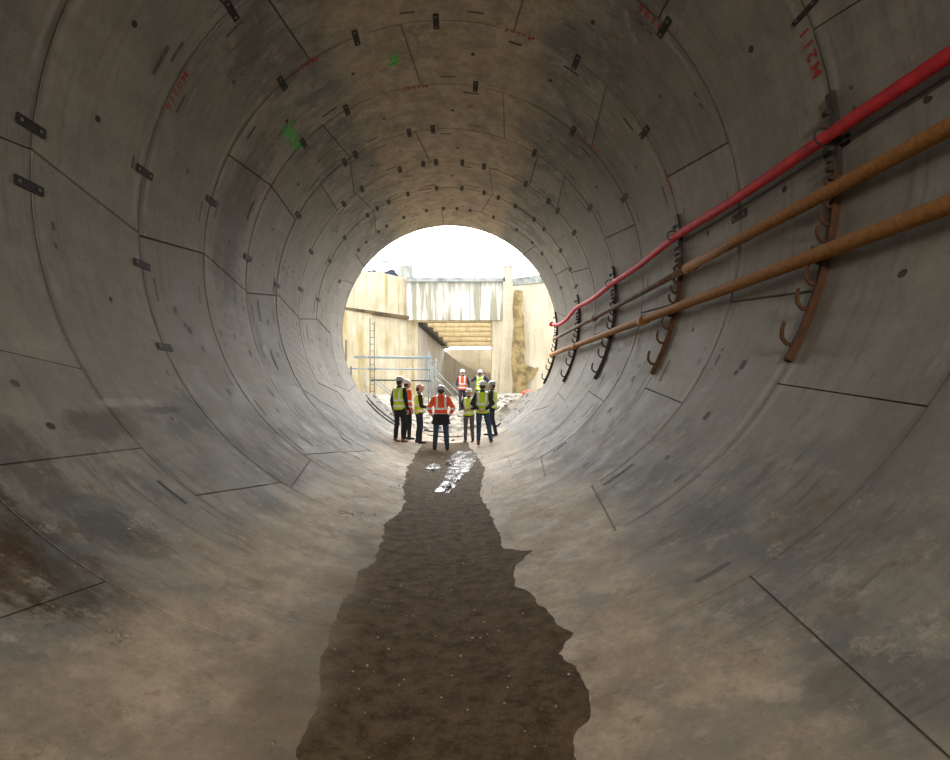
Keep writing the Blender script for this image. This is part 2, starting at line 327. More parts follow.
for (i, yn, yf, a, b) in SEGS:
    mid = (a[0]+a[1]+b[0]+b[1])/4; key = sector(mid)
    off = random.uniform(-.004, .004); tint = random.uniform(.84, 1.12)
    if i in (3, 1) and key == 'ceiling': tint *= 1.06
    G, CH, DP_ = (.003, .003, .006) if key == 'floor' else (.0055, .009, DP)
    if key == 'floor': off *= .4
    if i >= 8: G, CH = .003, .004
    nu = max(6, int((b[0]-a[0])/math.radians(3))); vy = [yn+G, yn+G+CH, yn+(yf-yn)*.5, yf-G-CH, yf-G]
    us = lambda t0, t1: [t0+G/R, t0+(G+CH)/R]+[t0+(t1-t0)*w/nu for w in range(1, nu)]+[t1-(G+CH)/R, t1-G/R]
    vs = []; n = nu+3
    for vi, y in enumerate(vy):
        t = (y-yn)/(yf-yn); row = us(a[0]+(a[1]-a[0])*t, b[0]+(b[1]-b[0])*t)
        for ui, th in enumerate(row):
            edge = vi in (0, 4) or ui in (0, n-1)
            vs.append(cp(th, y, R+off+(DP_ if edge else 0)))
    fs = [(v*n+u, v*n+u+1, (v+1)*n+u+1, (v+1)*n+u) for v in range(4) for u in range(n-1)]
    addt(key, vs, fs, 0, tint)
    # bolt pockets beside the joints, and round sockets in the middle
    W = yf-yn; span = (b[0]+b[1]-a[0]-a[1])/2
    def patch(th, y, ls, ly, mi, rr):
        n_ = 5; key2 = key
        vs_ = [cp(th+ls/R*(q/(n_-1)-.5), y+sg*ly/2, rr) for sg in (-1, 1) for q in range(n_)]
        addt(key2, vs_, [(q, q+1, q+1+n_, q+n_) for q in range(n_-1)], mi, 1)
    if span > .25:
        rr = R+off-.002
        for q in range(max(1, round(span/(.22 if (i < 6 and math.cos(mid) > -.1) else .36)))):
            for yy in (yn+.24, yf-.24):
                fr = (q+.5)/max(1, round(span/(.22 if (i < 6 and math.cos(mid) > -.1) else .36)))+random.uniform(-.03, .03); t = (yy-yn)/W
                th = (a[0]+(a[1]-a[0])*t)*(1-fr)+(b[0]+(b[1]-b[0])*t)*fr
                lowish = math.cos(th) > -.25
                if random.random() < (.8 if lowish else .55)*(1 if i < 6 else .5) and not (abs(math.sin(th))*R < 1.5 and math.cos(th) > 0):
                    mi = 1 if (random.random() < (.7 if i < 6 else .15)) else 2
                    patch(th, yy, random.uniform(.2, .32), random.uniform(.035, .05), mi, rr)
        for q in range(2):
            fr = .3+.4*q; th = (a[0]+a[1])/2*(1-fr)+(b[0]+b[1])/2*fr
            if math.cos(th) < .75:
                y0 = (yn+yf)/2+random.uniform(-.1, .1); ctr = [cp(th+.035/R*math.cos(w*PI/5), y0+.045*math.sin(w*PI/5), rr) for w in range(10)]
                addt(key, ctr, [list(range(10))], 1 if random.random() < .5 else 2, 1)
# pockets and sockets seen on the lower flanks
SL = [(259,311,.4),(297,329,.34),(307,333,.34),(274,360,.42),(319,370,.36),(308,398,.42),(260,408,.3),(342,397,.3),(348,425,.3),(371,421,.24),(386,443,.24),(290,440,.5),(305,440,.34),(314,307,.3),(322,312,.3),(327,343,.26),
      (332,425,.3),(345,440,.3),(270,392,.22),(588,411,.34),(560,447,.3),(554,409,.26),(619,475,.42),(567,380,.24),(602,380,.3),(665,371,.34),(530,440,.26),(250,210,.34),(160,60,.36),(287,272,.3),(274,286,.34)]
DT = [(268,322),(312,341),(319,339),(278,355),(305,369),(320,366),(321,394),(250,353),(203,349),(229,392),(340,434),(369,451),(357,458),(337,325),(338,345),(338,375),(610,410),(633,379),(587,385),(567,407),(543,444),(586,465),(707,416),(743,365),(536,330),(272,394),(190,330),(175,310)]
for (px, py, ls) in SL+[(a_, b_, .1) for a_, b_ in DT]:
    th, y = cyl(px, py); n_ = 5; ly = .06 if ls > .15 else .085
    vs_ = [cp(th+ls/R*(q/(n_-1)-.5), y+sg*ly/2, R-.0065) for sg in (-1, 1) for q in range(n_)]
    addt(sector(th), vs_, [(q, q+1, q+1+n_, q+n_) for q in range(n_-1)], 1 if px > 230 else 2, 1)
# lower segments go on beyond the mouth as an open cradle
for y0, y1 in ((18.70, 20.3), (20.32, 22.0)):
    for (t0, t1) in ((-56, -20), (-19.9, 19.9), (20, 57)):
        a0, a1 = math.radians(t0), math.radians(t1); n = 14
        vs = [cp(a0+(a1-a0)*q/(n-1), y, r) for (y, r) in ((y0, R+.3), (y0, R), (y1, R), (y1, R+.3)) for q in range(n)]
        fs = [(w*n+q, w*n+q+1, (w+1)*n+q+1, (w+1)*n+q) for w in range(3) for q in range(n-1)]
        fs += [(0, n, 2*n, 3*n), (n-1, 2*n-1, 3*n-1, 4*n-1)]
        addt('floor', vs, fs, 0, .95)
        for q in range(7):
            th = a0+(a1-a0)*(q+.5)/7
            if abs(th) > .35:
                vs_ = [cp(th+.22/R*(w/3-.5), (y0+y1)/2+random.uniform(-.6, .6)+sg*.03, R-.003) for sg in (0, 1) for w in range(4)]
                addt('floor', vs_, [(w, w+1, w+5, w+4) for w in range(3)], 1, 1)
# dark bed behind the joints
for q in range(120):
    t0, t1 = q*PI/60, (q+1)*PI/60; key = sector((t0+t1)/2); r = R+(.011 if key == 'floor' else DP)
    addt(key, [cp(t0, END, r), cp(t1, END, r), cp(t1, JY[0]-.005, r), cp(t0, JY[0]-.005, r)], [(0, 1, 2, 3)], 3, 1)
    r2 = R+.35   # thickness at the mouth
    addt(key, [cp(t0, JY[0]-.004, R), cp(t1, JY[0]-.004, R), cp(t1, JY[0]-.004, r2), cp(t0, JY[0]-.004, r2)], [(0, 1, 2, 3)], 0, 1)
STRUCT = {}
for key, mb in PATCH.items():
    me = bpy.data.meshes.new(key); me.from_pydata(mb.v, [], mb.f); me.polygons.foreach_set('material_index', mb.m)
    at_ = me.attributes.new('tint', 'FLOAT', 'FACE'); at_.data.foreach_set('value', TINT[key])
    o = link(key, me, [M['lining'], M['pocket'], M['pocket_pale'], M['gap']]); tag(o, kind='structure'); STRUCT[key] = o
# head wall of the shaft round the tunnel mouth
mb = MB(); n = 96; y = 18.75
for q in range(n):
    t0, t1 = q*2*PI/n, (q+1)*2*PI/n
    def sq(t):
        s_, c_ = math.sin(t), -math.cos(t); m_ = min(10/max(1e-6, abs(s_)), ((5.6 if c_ > 0 else 5.5)/max(1e-6, abs(c_)))); return Vector((s_*m_, y, ZC+c_*m_))
    a, b = cp(t0, y, R+.3), cp(t1, y, R+.3)
    mb.add([a, b, sq(t1), sq(t0)], [(0, 1, 2, 3)])
me = mb.mesh(); o = link('wall_portal', me, M['grey']); tag(o, kind='structure')
md = o.modifiers.new('s', 'SOLIDIFY'); md.thickness = .05

# ------------------------------------------------------------------ stencilled numbers and sprayed marks
def paint_text(txt, px, py, size, rot, par, mat='redpaint', lift=.0045, sy=1.0):
    cu = bpy.data.curves.new('t', 'FONT'); cu.body = txt; cu.size = size; cu.align_x = 'CENTER'; cu.align_y = 'CENTER'; cu.space_character = 1.3; cu.offset = size*.02
    to = bpy.data.objects.new('t', cu); col.objects.link(to); dg = bpy.context.evaluated_depsgraph_get()
    me = bpy.data.meshes.new_from_object(to.evaluated_get(dg)); bpy.data.objects.remove(to)
    bm = bmesh.new(); bm.from_mesh(me); bmesh.ops.triangulate(bm, faces=bm.faces)
    t0, y0 = cyl(px, py); ca, sa = math.cos(rot), math.sin(rot)
    for v in bm.verts:
        u, w = v.co.x, v.co.y*sy; uu, ww = u*ca-w*sa, u*sa+w*ca
        v.co = cp(t0+uu/R, y0+ww, R-lift)
    bm.to_mesh(me); bm.free()
    o = link('stencilled_number', me, M[mat], par); tag(o, 'faded red stencilled number'); return o
# the letters run round the ring, feet towards the near joint
paint_text('M211', 812, 52, .17, 0, STRUCT['wall_right'])
paint_text('8195', 651, 17, .17, 0, STRUCT['ceiling'])
paint_text('M0216', 176, 90, .15, 0, STRUCT['wall_left'])
paint_text('M9189', 520, 34, .14, 0, STRUCT['ceiling'])
paint_text('M0211', 304, 66, .14, 0, STRUCT['ceiling'])
paint_text('M9881', 415, 87, .14, 0, STRUCT['ceiling'])
paint_text('M819', 592, 144, .14, 0, STRUCT['ceiling'])
paint_text('M819', 669, 182, .14, 0, STRUCT['wall_right'])
paint_text('M217', 269, 190, .14, 0, STRUCT['wall_left'])
paint_text('M198', 425, 189, .14, 0, STRUCT['ceiling'])
def spray(px, py, w, h, n, par, sl=.5):
    mb = MB(); t0, y0 = cyl(px, py)
    for q in range(n):
        c0 = (q/(n-1)-.5)*h; L = w*random.uniform(.35, .6); sh = random.uniform(-.08, .08); th = random.uniform(.012, .028)
        vs = []
        for w_ in range(7):
            u = (w_/6-.5)*2*L; yy = y0+c0+sl*u*.5+math.sin(w_*1.7+q)*.012
            vs += [cp(t0+(u+sh)/R, yy-th, R-.0045), cp(t0+(u+sh)/R, yy+th*random.uniform(.4, 1), R-.0045)]
        mb.add(vs, [(2*w_, 2*w_+2, 2*w_+3, 2*w_+1) for w_ in range(6)])
    o = mb.build('sprayed_mark', M['green'], par); tag(o, 'scribbled green spray mark')
spray(290, 132, .22, .45, 7, STRUCT['ceiling'], .6)
spray(297, 144, .16, .35, 6, STRUCT['ceiling'], -.5)
spray(396, 59, .15, .3, 6, STRUCT['ceiling'], .5)
spray(404, 222, .14, .5, 4, STRUCT['ceiling'], .4)

# ------------------------------------------------------------------ steel plates across the ring joints
P = {8: [(30, 127), (30, 187), (805, 12), (842, 146)], 7: [(231, 10), (148, 173), (147, 264), (664, 28), (743, 216), (165, 347)],
     6: [(281, 82), (355, 35), (436, 20), (577, 60.7), (647, 130.6), (212, 201)],
     5: [(346.6, 109.8), (303, 142.6), (475.8, 84.7), (575, 128.7), (628.7, 196), (250, 258)],
     4: [(408.7, 130.6), (432.7, 126.4), (535, 152), (355, 154), (344.7, 162), (592.5, 206), (298, 215), (301, 287)],
     3: [(362, 189), (400, 170), (423, 163), (436, 162), (462.4, 160.7), (484.6, 164.4), (527, 182), (550, 199.6), (559.7, 209), (343.8, 203.8), (331.4, 260.5), (577, 231), (319.7, 292)],
     2: [(407.8, 193.6), (436.5, 187.6), (462, 187.6), (484.6, 191.3), (499, 196), (516.6, 203.8), (535.6, 217.7), (388, 200.5), (376.7, 207.5), (367.5, 215.4), (545.5, 227.4), (563, 249), (572.4, 268.5), (578, 286), (346, 269), (333.7, 302), (345, 238)],
     1: [(404, 217.7), (426.7, 211.7), (443.4, 208.4), (456.9, 209), (470, 210.7), (494, 215.4), (517.4, 228.7), (534, 241), (544, 252), (553, 266), (563, 287), (387, 226.6), (379, 232), (366, 242), (358.4, 250), (341, 282)]}
ORD = ['', 'first', 'second', 'third', 'fourth', 'fifth', 'sixth', 'seventh', 'eighth']
HR = ['twelve', 'one', 'two', 'three', 'four', 'five', 'six', 'seven', 'eight', 'nine', 'ten', 'eleven']
def clock(th, used):
    m = ((PI-th) % (2*PI))/(2*PI)*12         # hours as seen from the camera
    q0 = round(m*12)
    while q0 in used: q0 += 1
    used.add(q0); q = q0/12; h = int(q) % 12; mi = (q0 % 12)*5
    if mi == 0: return HR[h]+" o'clock"
    if mi == 30: return 'half past '+HR[h]
    if mi == 15: return 'quarter past '+HR[h]
    if mi == 45: return 'quarter to '+HR[(h+1) % 12]
    w = {5: 'five', 10: 'ten', 20: 'twenty', 25: 'twenty-five'}
    return w[mi]+' past '+HR[h] if mi < 30 else w[60-mi]+' to '+HR[(h+1) % 12]
pm = MB(); L, W_, T = .34, .092, .012          # plate: x across, y along the tunnel, z into the room
pm.prism([(-W_/2, -L/2+.012, 0), (-W_/2+.012, -L/2, 0), (W_/2-.012, -L/2, 0), (W_/2, -L/2+.012, 0), (W_/2, L/2-.012, 0), (W_/2-.012, L/2, 0), (-W_/2+.012, L/2, 0), (-W_/2, L/2-.012, 0)], (0, 0, T))
pme = pm.mesh(); bmh = MB()
bmh.tube([(0, 0, T), (0, 0, T+.008)], .016, 6)
bme = bmh.mesh(); pme.materials.append(M['plate']); bme.materials.append(M['bolt'])
for j, lst in P.items():
    used = set()
    for (px, py) in lst:
        D = JY[j]; c0 = at(px, py, D); th = math.atan2(c0.x, ZC-c0.z)
        ox = -.03 if px == 30 else 0; thin = .5 if px == 805 else 1
        p = cp(th, D+ox, R-.001)
        lab = 'dark steel plate on the %s joint from the tunnel mouth, at about %s' % (ORD[j], clock(th, used))
        o = bpy.data.objects.new('joint_plate', pme); col.objects.link(o)
        nrm = -Vector((math.sin(th), 0, -math.cos(th))); ya = Vector((0, 1, 0)); xa = ya.cross(nrm)
        mt = Matrix((xa, ya, nrm)).transposed().to_4x4(); mt.translation = p
        s_ = 1 if j > 2 else .92
        o.matrix_world = mt @ Matrix.Diagonal((s_*thin, s_ if j != 1 else .8, 1, 1)); tag(o, lab, 'plate', 'steel plates bolted over the ring joints')
        for sg in (-1, 1):
            b = bpy.data.objects.new('bolt_head', bme); col.objects.link(b); b.parent = o; b.location = (0, sg*.115, 0); b['label'] = 'pale bolt head'

# ------------------------------------------------------------------ cable racks with hooks
RK = [(10, 'off'), (8, 'first'), (6, 'second'), (4, 'third'), (2, 'fourth'), (0, 'fifth')]
def arcbar(mb, y, a0, a1, r0, w, t, n=14):
    for q in range(n):
        t0 = math.radians(a0+(a1-a0)*q/n)+PI/2; t1 = math.radians(a0+(a1-a0)*(q+1)/n)+PI/2
        vs = [cp(tt, yy, rr) for tt in (t0, t1) for (yy, rr) in ((y-w/2, r0), (y+w/2, r0), (y+w/2, r0-t), (y-w/2, r0-t))]
        fs = [(0, 1, 5, 4), (1, 2, 6, 5), (2, 3, 7, 6), (3, 0, 4, 7)]
        if q == 0: fs.append((3, 2, 1, 0))
        if q == n-1: fs.append((4, 5, 6, 7))
        mb.add(vs, fs)
rlab = {8: 'nearest rusty curved cable rack with hooks, crossing all three lines, right wall', 6: 'second nearest curved cable rack with hooks, on the sixth joint from the mouth',
        4: 'middle of the five curved hooked cable racks, under the sagging red hose', 2: 'second cable rack from the tunnel mouth, small dark and curved',
        0: 'farthest dark cable rack, curved along the tunnel mouth edge by the hose end'}
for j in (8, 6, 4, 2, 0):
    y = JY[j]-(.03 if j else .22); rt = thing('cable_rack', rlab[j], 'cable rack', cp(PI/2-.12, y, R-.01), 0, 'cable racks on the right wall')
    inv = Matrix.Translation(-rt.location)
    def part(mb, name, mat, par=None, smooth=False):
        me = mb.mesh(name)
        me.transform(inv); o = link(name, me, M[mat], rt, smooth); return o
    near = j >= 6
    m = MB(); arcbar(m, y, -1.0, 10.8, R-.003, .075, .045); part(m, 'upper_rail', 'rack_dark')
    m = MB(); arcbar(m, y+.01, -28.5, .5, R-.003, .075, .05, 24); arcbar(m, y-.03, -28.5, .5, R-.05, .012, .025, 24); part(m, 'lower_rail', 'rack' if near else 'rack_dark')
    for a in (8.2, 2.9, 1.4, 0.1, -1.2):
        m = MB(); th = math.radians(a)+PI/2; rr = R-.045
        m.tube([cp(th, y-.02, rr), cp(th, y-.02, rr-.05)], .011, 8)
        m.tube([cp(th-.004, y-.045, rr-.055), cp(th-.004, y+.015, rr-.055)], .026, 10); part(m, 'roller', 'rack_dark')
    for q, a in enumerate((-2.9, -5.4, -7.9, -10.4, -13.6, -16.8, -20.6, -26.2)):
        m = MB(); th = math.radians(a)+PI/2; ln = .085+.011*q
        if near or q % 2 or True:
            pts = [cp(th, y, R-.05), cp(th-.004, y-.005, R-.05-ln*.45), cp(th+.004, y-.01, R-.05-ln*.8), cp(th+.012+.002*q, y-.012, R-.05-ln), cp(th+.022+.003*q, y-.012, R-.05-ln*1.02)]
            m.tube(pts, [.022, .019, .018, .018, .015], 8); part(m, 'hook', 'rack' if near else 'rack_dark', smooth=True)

# ------------------------------------------------------------------ pipes and hose along the right wall
def run(angs, r=3.475, extra=None):
    # angs: list of (y, angle in degrees above the axis, radius)
    out = []
    for q in range(len(angs)-1):
        (y0, a0, r0), (y1, a1, r1) = angs[q], angs[q+1]
        for w in range(6):
            t = w/6; s = t*t*(3-2*t); out.append(cp(math.radians(a0+(a1-a0)*s)+PI/2, y0+(y1-y0)*t, r0+(r1-r0)*s))
    y, a, rr = angs[-1]; out.append(cp(math.radians(a)+PI/2, y, rr)); return out
def straight(y0, a0, y1, a1, r0, r1, n=8): 
    p, q = cp(math.radians(a0)+PI/2, y0, r0), cp(math.radians(a1)+PI/2, y1, r1); return [p.lerp(q, i/n) for i in range(n+1)]
t = thing('steel_pipe', 'upper of two long rusty pipes along the right wall, below the red hose', 'pipe', cp(PI/2-.06, 10, 3.47))
def tp(mb, name, mat, root, sm=True, smooth=True):
    me = mb.mesh(name); me.transform(Matrix.Translation(-root.location)); return link(name, me, M[mat], root, smooth)
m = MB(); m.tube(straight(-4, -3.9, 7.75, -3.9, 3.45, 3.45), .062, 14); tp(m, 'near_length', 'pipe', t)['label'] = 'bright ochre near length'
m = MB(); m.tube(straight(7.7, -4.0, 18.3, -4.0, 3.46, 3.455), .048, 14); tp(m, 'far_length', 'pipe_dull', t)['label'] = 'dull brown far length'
for y in (7.75, 13.1):
    m = MB(); m.tube(straight(y-.16, -3.95, y+.10, -3.95, 3.47, 3.47, 1), .072, 14); tp(m, 'coupling', 'pipe' if y < 10 else 'pipe_dull', t)
t = thing('steel_pipe', 'lower of the two long rusty pipes along the right wall, ochre all along', 'pipe', cp(PI/2-.2, 10, 3.45))
m = MB(); m.tube(straight(-4, -13.3, 18.4, -12.6, 3.445, 3.44, 10), .066, 14); tp(m, 'near_length', 'pipe', t)
for y in (9.35, 14.6):
    m = MB(); m.tube(straight(y-.14, -12.95, y+.14, -12.95, 3.445, 3.445, 1), .082, 14); tp(m, 'coupling', 'pipe', t)
hz = thing('hose', 'long red hose sagging along the right wall above two pipes', 'hose', cp(PI/2+.1, 10, 3.45))
def sag(pts, n=7):
    out = []
    for q in range(len(pts)-1):
        (y0, a0), (y1, a1), sg = pts[q][:2], pts[q+1][:2], pts[q][2]
        for w in range(n):
            u = w/n; out.append((y0+(y1-y0)*u, a0+(a1-a0)*u-sg*4*u*(1-u)))
    out.append(pts[-1][:2]); return out
hp = [(-4, 4.2, 0.3), (1.4, 4.4, .5), (4.92, 4.7, .9), (8.32, 6.0, 1.3), (11.72, 5.2, 1.9), (15.12, 5.9, 2.8), (18.2, 3.5, 0), (18.75, 5.2, 0)]
pts = [cp(math.radians(a)+PI/2, y, 3.47) for (y, a) in sag(hp)]
for i_ in range(1, 4):
    for q in range(1, len(pts)-1): pts[q] = (pts[q-1]+pts[q]*2+pts[q+1])/4
m = MB(); m.tube(pts, .06, 14, flat=.75); tp(m, 'hose_body', 'hose', hz)
m = MB(); e = pts[-1]; m.tube([e+Vector((0, -.12, 0)), e+Vector((-.01, .08, .0))], .075, 12); tp(m, 'hose_end', 'hose', hz)
for y in (4.92, 8.32, 11.72):
    a = [q for q in hp if q[0] == y][0][1]; c_ = cp(math.radians(a)+PI/2, y, 3.47)
    m = MB(); m.tube([c_+Vector((.09*math.cos(w), 0, .075*math.sin(w)))for w in [2*PI*q/14 for q in range(15)]], .010, 6); tp(m, 'strap', 'rack_dark', hz)['label'] = 'dark hose strap'
cb = [cp(math.radians(a-1.5)+PI/2, y, 3.56) for (y, a) in sag([(-4, 4.0, .2), (1.4, 4.4, .2), (4.92, 4.6, .3), (8.3, 5.6, 0)])]
m = MB(); m.tube(cb, .009, 8); o = m.build('cable', M['cable'], smooth=True); tag(o, 'thin black cable strung just under the red hose on the wall', 'cable')

mb = MB(); vs = []; nc = 30; ns = 330
for q in range(ns):
    y = -4+q*(21.2/(ns-1)); a = -1.28-.4*noise.fractal(Vector((3, y*.9, 0)), .7, 2.1, 6)-.14*noise.noise(Vector((8, y*6, 1))); b = 1.34+.4*noise.fractal(Vector((9, y*.9, 0)), .7, 2.1, 6)+.14*noise.noise(Vector((5, y*6, 1)))
    for w_ in range(nc):
        u = w_/(nc-1); s_ = a+(b-a)*u; e = min(1, min(u, 1-u)*5); vs.append(cp(s_/R, y, R+.0045-e*.0075))
mb.add(vs, [(q*nc+w_, q*nc+w_+1, (q+1)*nc+w_+1, (q+1)*nc+w_) for q in range(ns-1) for w_ in range(nc-1)])
me = mb.mesh(); at_ = me.attributes.new('tint', 'FLOAT', 'FACE'); at_.data.foreach_set('value', [1.0]*len(me.polygons))
o = link('silt', me, M['lining'], smooth=True); tag(o, 'dry beige silt spread over the invert either side of the wet mud', 'silt', kind='stuff')

# ------------------------------------------------------------------ wet mud, water and grit on the invert
Lp = [(297, 775), (299, 757), (306, 738), (308, 717), (314, 684), (324, 642), (337, 608), (354, 580), (374, 556), (381, 541), (381, 525), (397, 514), (404, 501), (402, 487), (406, 470), (414, 456), (420, 447)]
Rp = [(584, 775), (581, 755), (579, 735), (591, 710), (593, 690), (579, 671), (564, 654), (572, 635), (560, 624), (547, 612), (536, 596), (516, 584), (518, 565), (532, 551), (505, 548), (500, 531), (491, 511), (481, 496), (483, 482), (486, 469), (476, 453), (470, 447)]
def bot(p, lift):
    th, y = cyl(p[0], p[1]); return th*R, y
def outline():
    L_ = [bot(p, 0) for p in Lp]; R_ = [bot(p, 0) for p in Rp]
    L_ = [(-.46, .3), (-.47, 1.3)]+L_; R_ = [(.28, .3), (.36, 1.2)]+R_
    ys = []; y = .3
    while y < 17.6: ys.append(y); y += .03+.004*y
    def ip(lst, y):
        for a, b in zip(lst, lst[1:]):
            if a[1] <= y <= b[1]: return a[0]+(b[0]-a[0])*(y-a[1])/max(1e-6, b[1]-a[1])
        return lst[-1][0] if y > lst[-1][1] else lst[0][0]
    return [(y, ip(L_, y)+.045*noise.fractal(Vector((1, y*2.6, 0)), .6, 2.2, 5), ip(R_, y)+.03*noise.fractal(Vector((7, y*3.2, 0)), .6, 2.2, 5)) for y in ys]
ol = outline(); mb = MB(); nc = 22; vs = []
for (y, a, b) in ol:
    for q in range(nc):
        u = q/(nc-1); s_ = a+(b-a)*u; e = min(1, min(u, 1-u)*9)
        vs.append(cp(s_/R, y, R+.004-e*.009-.006))
mb.add(vs, [(w*nc+q, w*nc+q+1, (w+1)*nc+q+1, (w+1)*nc+q) for w in range(len(ol)-1) for q in range(nc-1)])
o = mb.build('wet_mud', M['mud'], smooth=True); tag(o, 'dark brown strip of wet mud running down the tunnel floor', 'mud', kind='stuff')
def puddle(pl, lab, lift=.024):
    n = len(pl); pts = [cyl(*p) for p in pl]; cx_ = sum(p[0] for p in pts)/n; cy_ = sum(p[1] for p in pts)/n
    dense = []
    for q in range(n):
        a, b = pts[q], pts[(q+1) % n]
        for w in range(8):
            t_ = w/8; s_, y = (a[0]+(b[0]-a[0])*t_)*R, a[1]+(b[1]-a[1])*t_
            nn = noise.fractal(Vector((s_*4, y*1.5, 3)), .5, 2, 5); dense.append((s_+.11*nn, y+.2*nn))
    zt = .012+lift
    rings = [1, .97, .5]; vs = []
    for k_ in rings:
        for (s_, y) in dense:
            ss, yy = cx_*R+(s_-cx_*R)*k_, cy_+(y-cy_)*k_
            base = cp(ss/R, yy, R); vs.append((base.x, base.y, base.z+(.004 if k_ == 1 else .022)))
    nd = len(dense); vs.append((cp(cx_, cy_).x, cy_, cp(cx_, cy_).z+.022))
    fs = [(w*nd+q, w*nd+(q+1) % nd, (w+1)*nd+(q+1) % nd, (w+1)*nd+q) for w in range(2) for q in range(nd)]+[(2*nd+q, 2*nd+(q+1) % nd, 3*nd) for q in range(nd)]
    m_ = MB(); m_.add(vs, fs); o_ = m_.build('puddle', M['water'], smooth=True); tag(o_, lab, 'puddle')
puddle([(439, 492), (449, 496), (455, 486), (459, 479), (468, 472), (475, 462), (473, 452), (458, 451), (450, 457), (446, 464), (448, 471), (443, 480)], 'long shining puddle on the mud just in front of the people')
puddle([(425, 469), (434, 472), (440, 467), (434, 464)], 'small pale puddle left of the long shining one')
def pebble(mb, c, r):
    bm = bmesh.new(); bmesh.ops.create_icosphere(bm, subdivisions=1, radius=r)
    sc = Vector((random.uniform(.7, 1.3), random.uniform(.7, 1.3), random.uniform(.4, .9)))
    vs = [Vector((v.co.x*sc.x, v.co.y*sc.y, v.co.z*sc.z))*random.uniform(.8, 1.15)+Vector(c) for v in bm.verts]
    fs = [[v.index for v in f.verts] for f in bm.faces]; bm.free(); mb.add(vs, fs)
mb = MB()
for q in range(420):
    y = random.uniform(1.9, 14); s_ = random.gauss(0, .5); p_ = cp(s_/R, y, R-.014); pebble(mb, p_, random.uniform(.003, .008)*(1+y*.06))
for (px, py, n) in ((120, 632, 12), (140, 528, 10), (350, 515, 14)):
    t0, y0 = cyl(px, py)
    for q in range(n): pebble(mb, cp(t0+random.gauss(0, .015), y0+random.gauss(0, .07), R-.005), random.uniform(.006, .016))
o = mb.build('grit', M['grit']); tag(o, 'loose pale grit scattered over the muddy invert', 'grit', kind='stuff')

# ------------------------------------------------------------------ the shaft outside
def sstep(x, a, b):
    t_ = max(0, min(1, (x-a)/(b-a))); return t_*t_*(3-2*t_)
def gz(x, y):
    c_ = .78*sstep(y, 20.6, 24.6)+.5*sstep(y, 27, 34)
    sd = 1.45+.1*sstep(y, 25, 34)
    n_ = .05*noise.fractal(Vector((x*1.5, y*1.5, 0)), .6, 2.1, 4)
    if y < 22: return (c_ if abs(x) < .01 else max(c_, 0)) + n_*sstep(y, 20, 22) if abs(x) < 3.3 else 1.45
    return c_+(sd-c_)*sstep(abs(x+.2), 1.3, 3.0)+n_
mb = MB(); nx, ny = 61, 71; X0, X1, Y0, Y1 = -15, 15, 20.6, 70
vs = []
for b in range(ny):
    y = Y0+(Y1-Y0)*(b/(ny-1))**1.6
    for a in range(nx):
        u = a/(nx-1)*2-1; x = math.copysign(abs(u)**1.5, u)*15; vs.append((x, y, gz(x, y) if y > 22 else min(gz(x, y), cylz(x)-.02 if abs(x) < 3.2 else 9)))
mb.add(vs, [(b*nx+a, b*nx+a+1, (b+1)*nx+a+1, (b+1)*nx+a) for b in range(ny-1) for a in range(nx-1)])
for sx in (-1, 1):
    mb.add([(sx*15, 18.7, 1.35), (sx*15, 22, 1.35), (sx*3.05, 22, 1.35), (sx*3.05, 18.7, 1.35)], [(0, 1, 2, 3)])
o = mb.build('floor_shaft', M['ground'], smooth=True); tag(o, kind='structure')
def slab(name, poly, D, thick, mat, slope=None, par=None):
    m_ = MB(); m_.prism([at(p[0], p[1], D if slope is None else slope(p[0])) for p in poly], (0, thick, 0)); return m_.build(name, M[mat], par)
# rear wall, left part (turned a little towards us)
sl = lambda px: 36-(418-px)*.05
o = slab('wall_left_shaft', [(255, 262), (355, 271.5), (380, 272), (400, 277), (418, 279), (418, 400), (255, 400)], 36, 1.2, 'cream', sl); tag(o, kind='structure')
m = MB(); m.bar(at(320, 305.5, sl(320)-.1), at(372, 312.5, sl(372)-.1), .35, .16); m.bar(at(372, 313, sl(372)-.1), at(411, 318.5, sl(411)-.1), .4, .2)
o = m.build('trim_ledge', M['ledge']); tag(o, kind='structure')
m = MB(); m.prism([at(*p, 35.4) for p in ((398, 265), (412, 265), (413, 277), (413, 319), (398, 316))], (0, .8, 0)); o = m.build('trim_pilaster_left', M['white']); tag(o, kind='structure')
o = slab('wall_beam', [(407, 278), (505, 278), (505, 320), (407, 320)], 35.2, 1.6, 'white'); tag(o, kind='structure')
m = MB(); m.prism([at(*p, 35.0) for p in ((407, 277.4), (505, 277.4), (505, 281.5), (407, 281.5))], (0, 1.9, 0)); o = m.build('trim_coping_beam', M['coping']); tag(o, kind='structure')
# rear wall, right part
sr = lambda px: 35.6-(px-492)*.03
o = slab('wall_right_shaft', [(492, 279), (515, 279), (560, 273), (660, 262), (660, 402), (492, 402)], 35.6, 1.2, 'cream2', sr); tag(o, kind='structure')
m = MB(); m.prism([at(p[0], p[1], sr(p[0])-.15) for p in ((513, 278), (560, 272), (620, 265), (620, 275), (560, 281), (513, 285))], (0, .5, 0)); o = m.build('trim_coping_right', M['coping']); tag(o, kind='structure')
m = MB(); m.prism([at(*p, 35.0) for p in ((503.5, 265), (513, 265), (513, 318), (512, 400), (499, 400), (503, 318))], (0, .7, 0)); o = m.build('trim_pilaster_right', M['cream2']); tag(o, kind='structure')
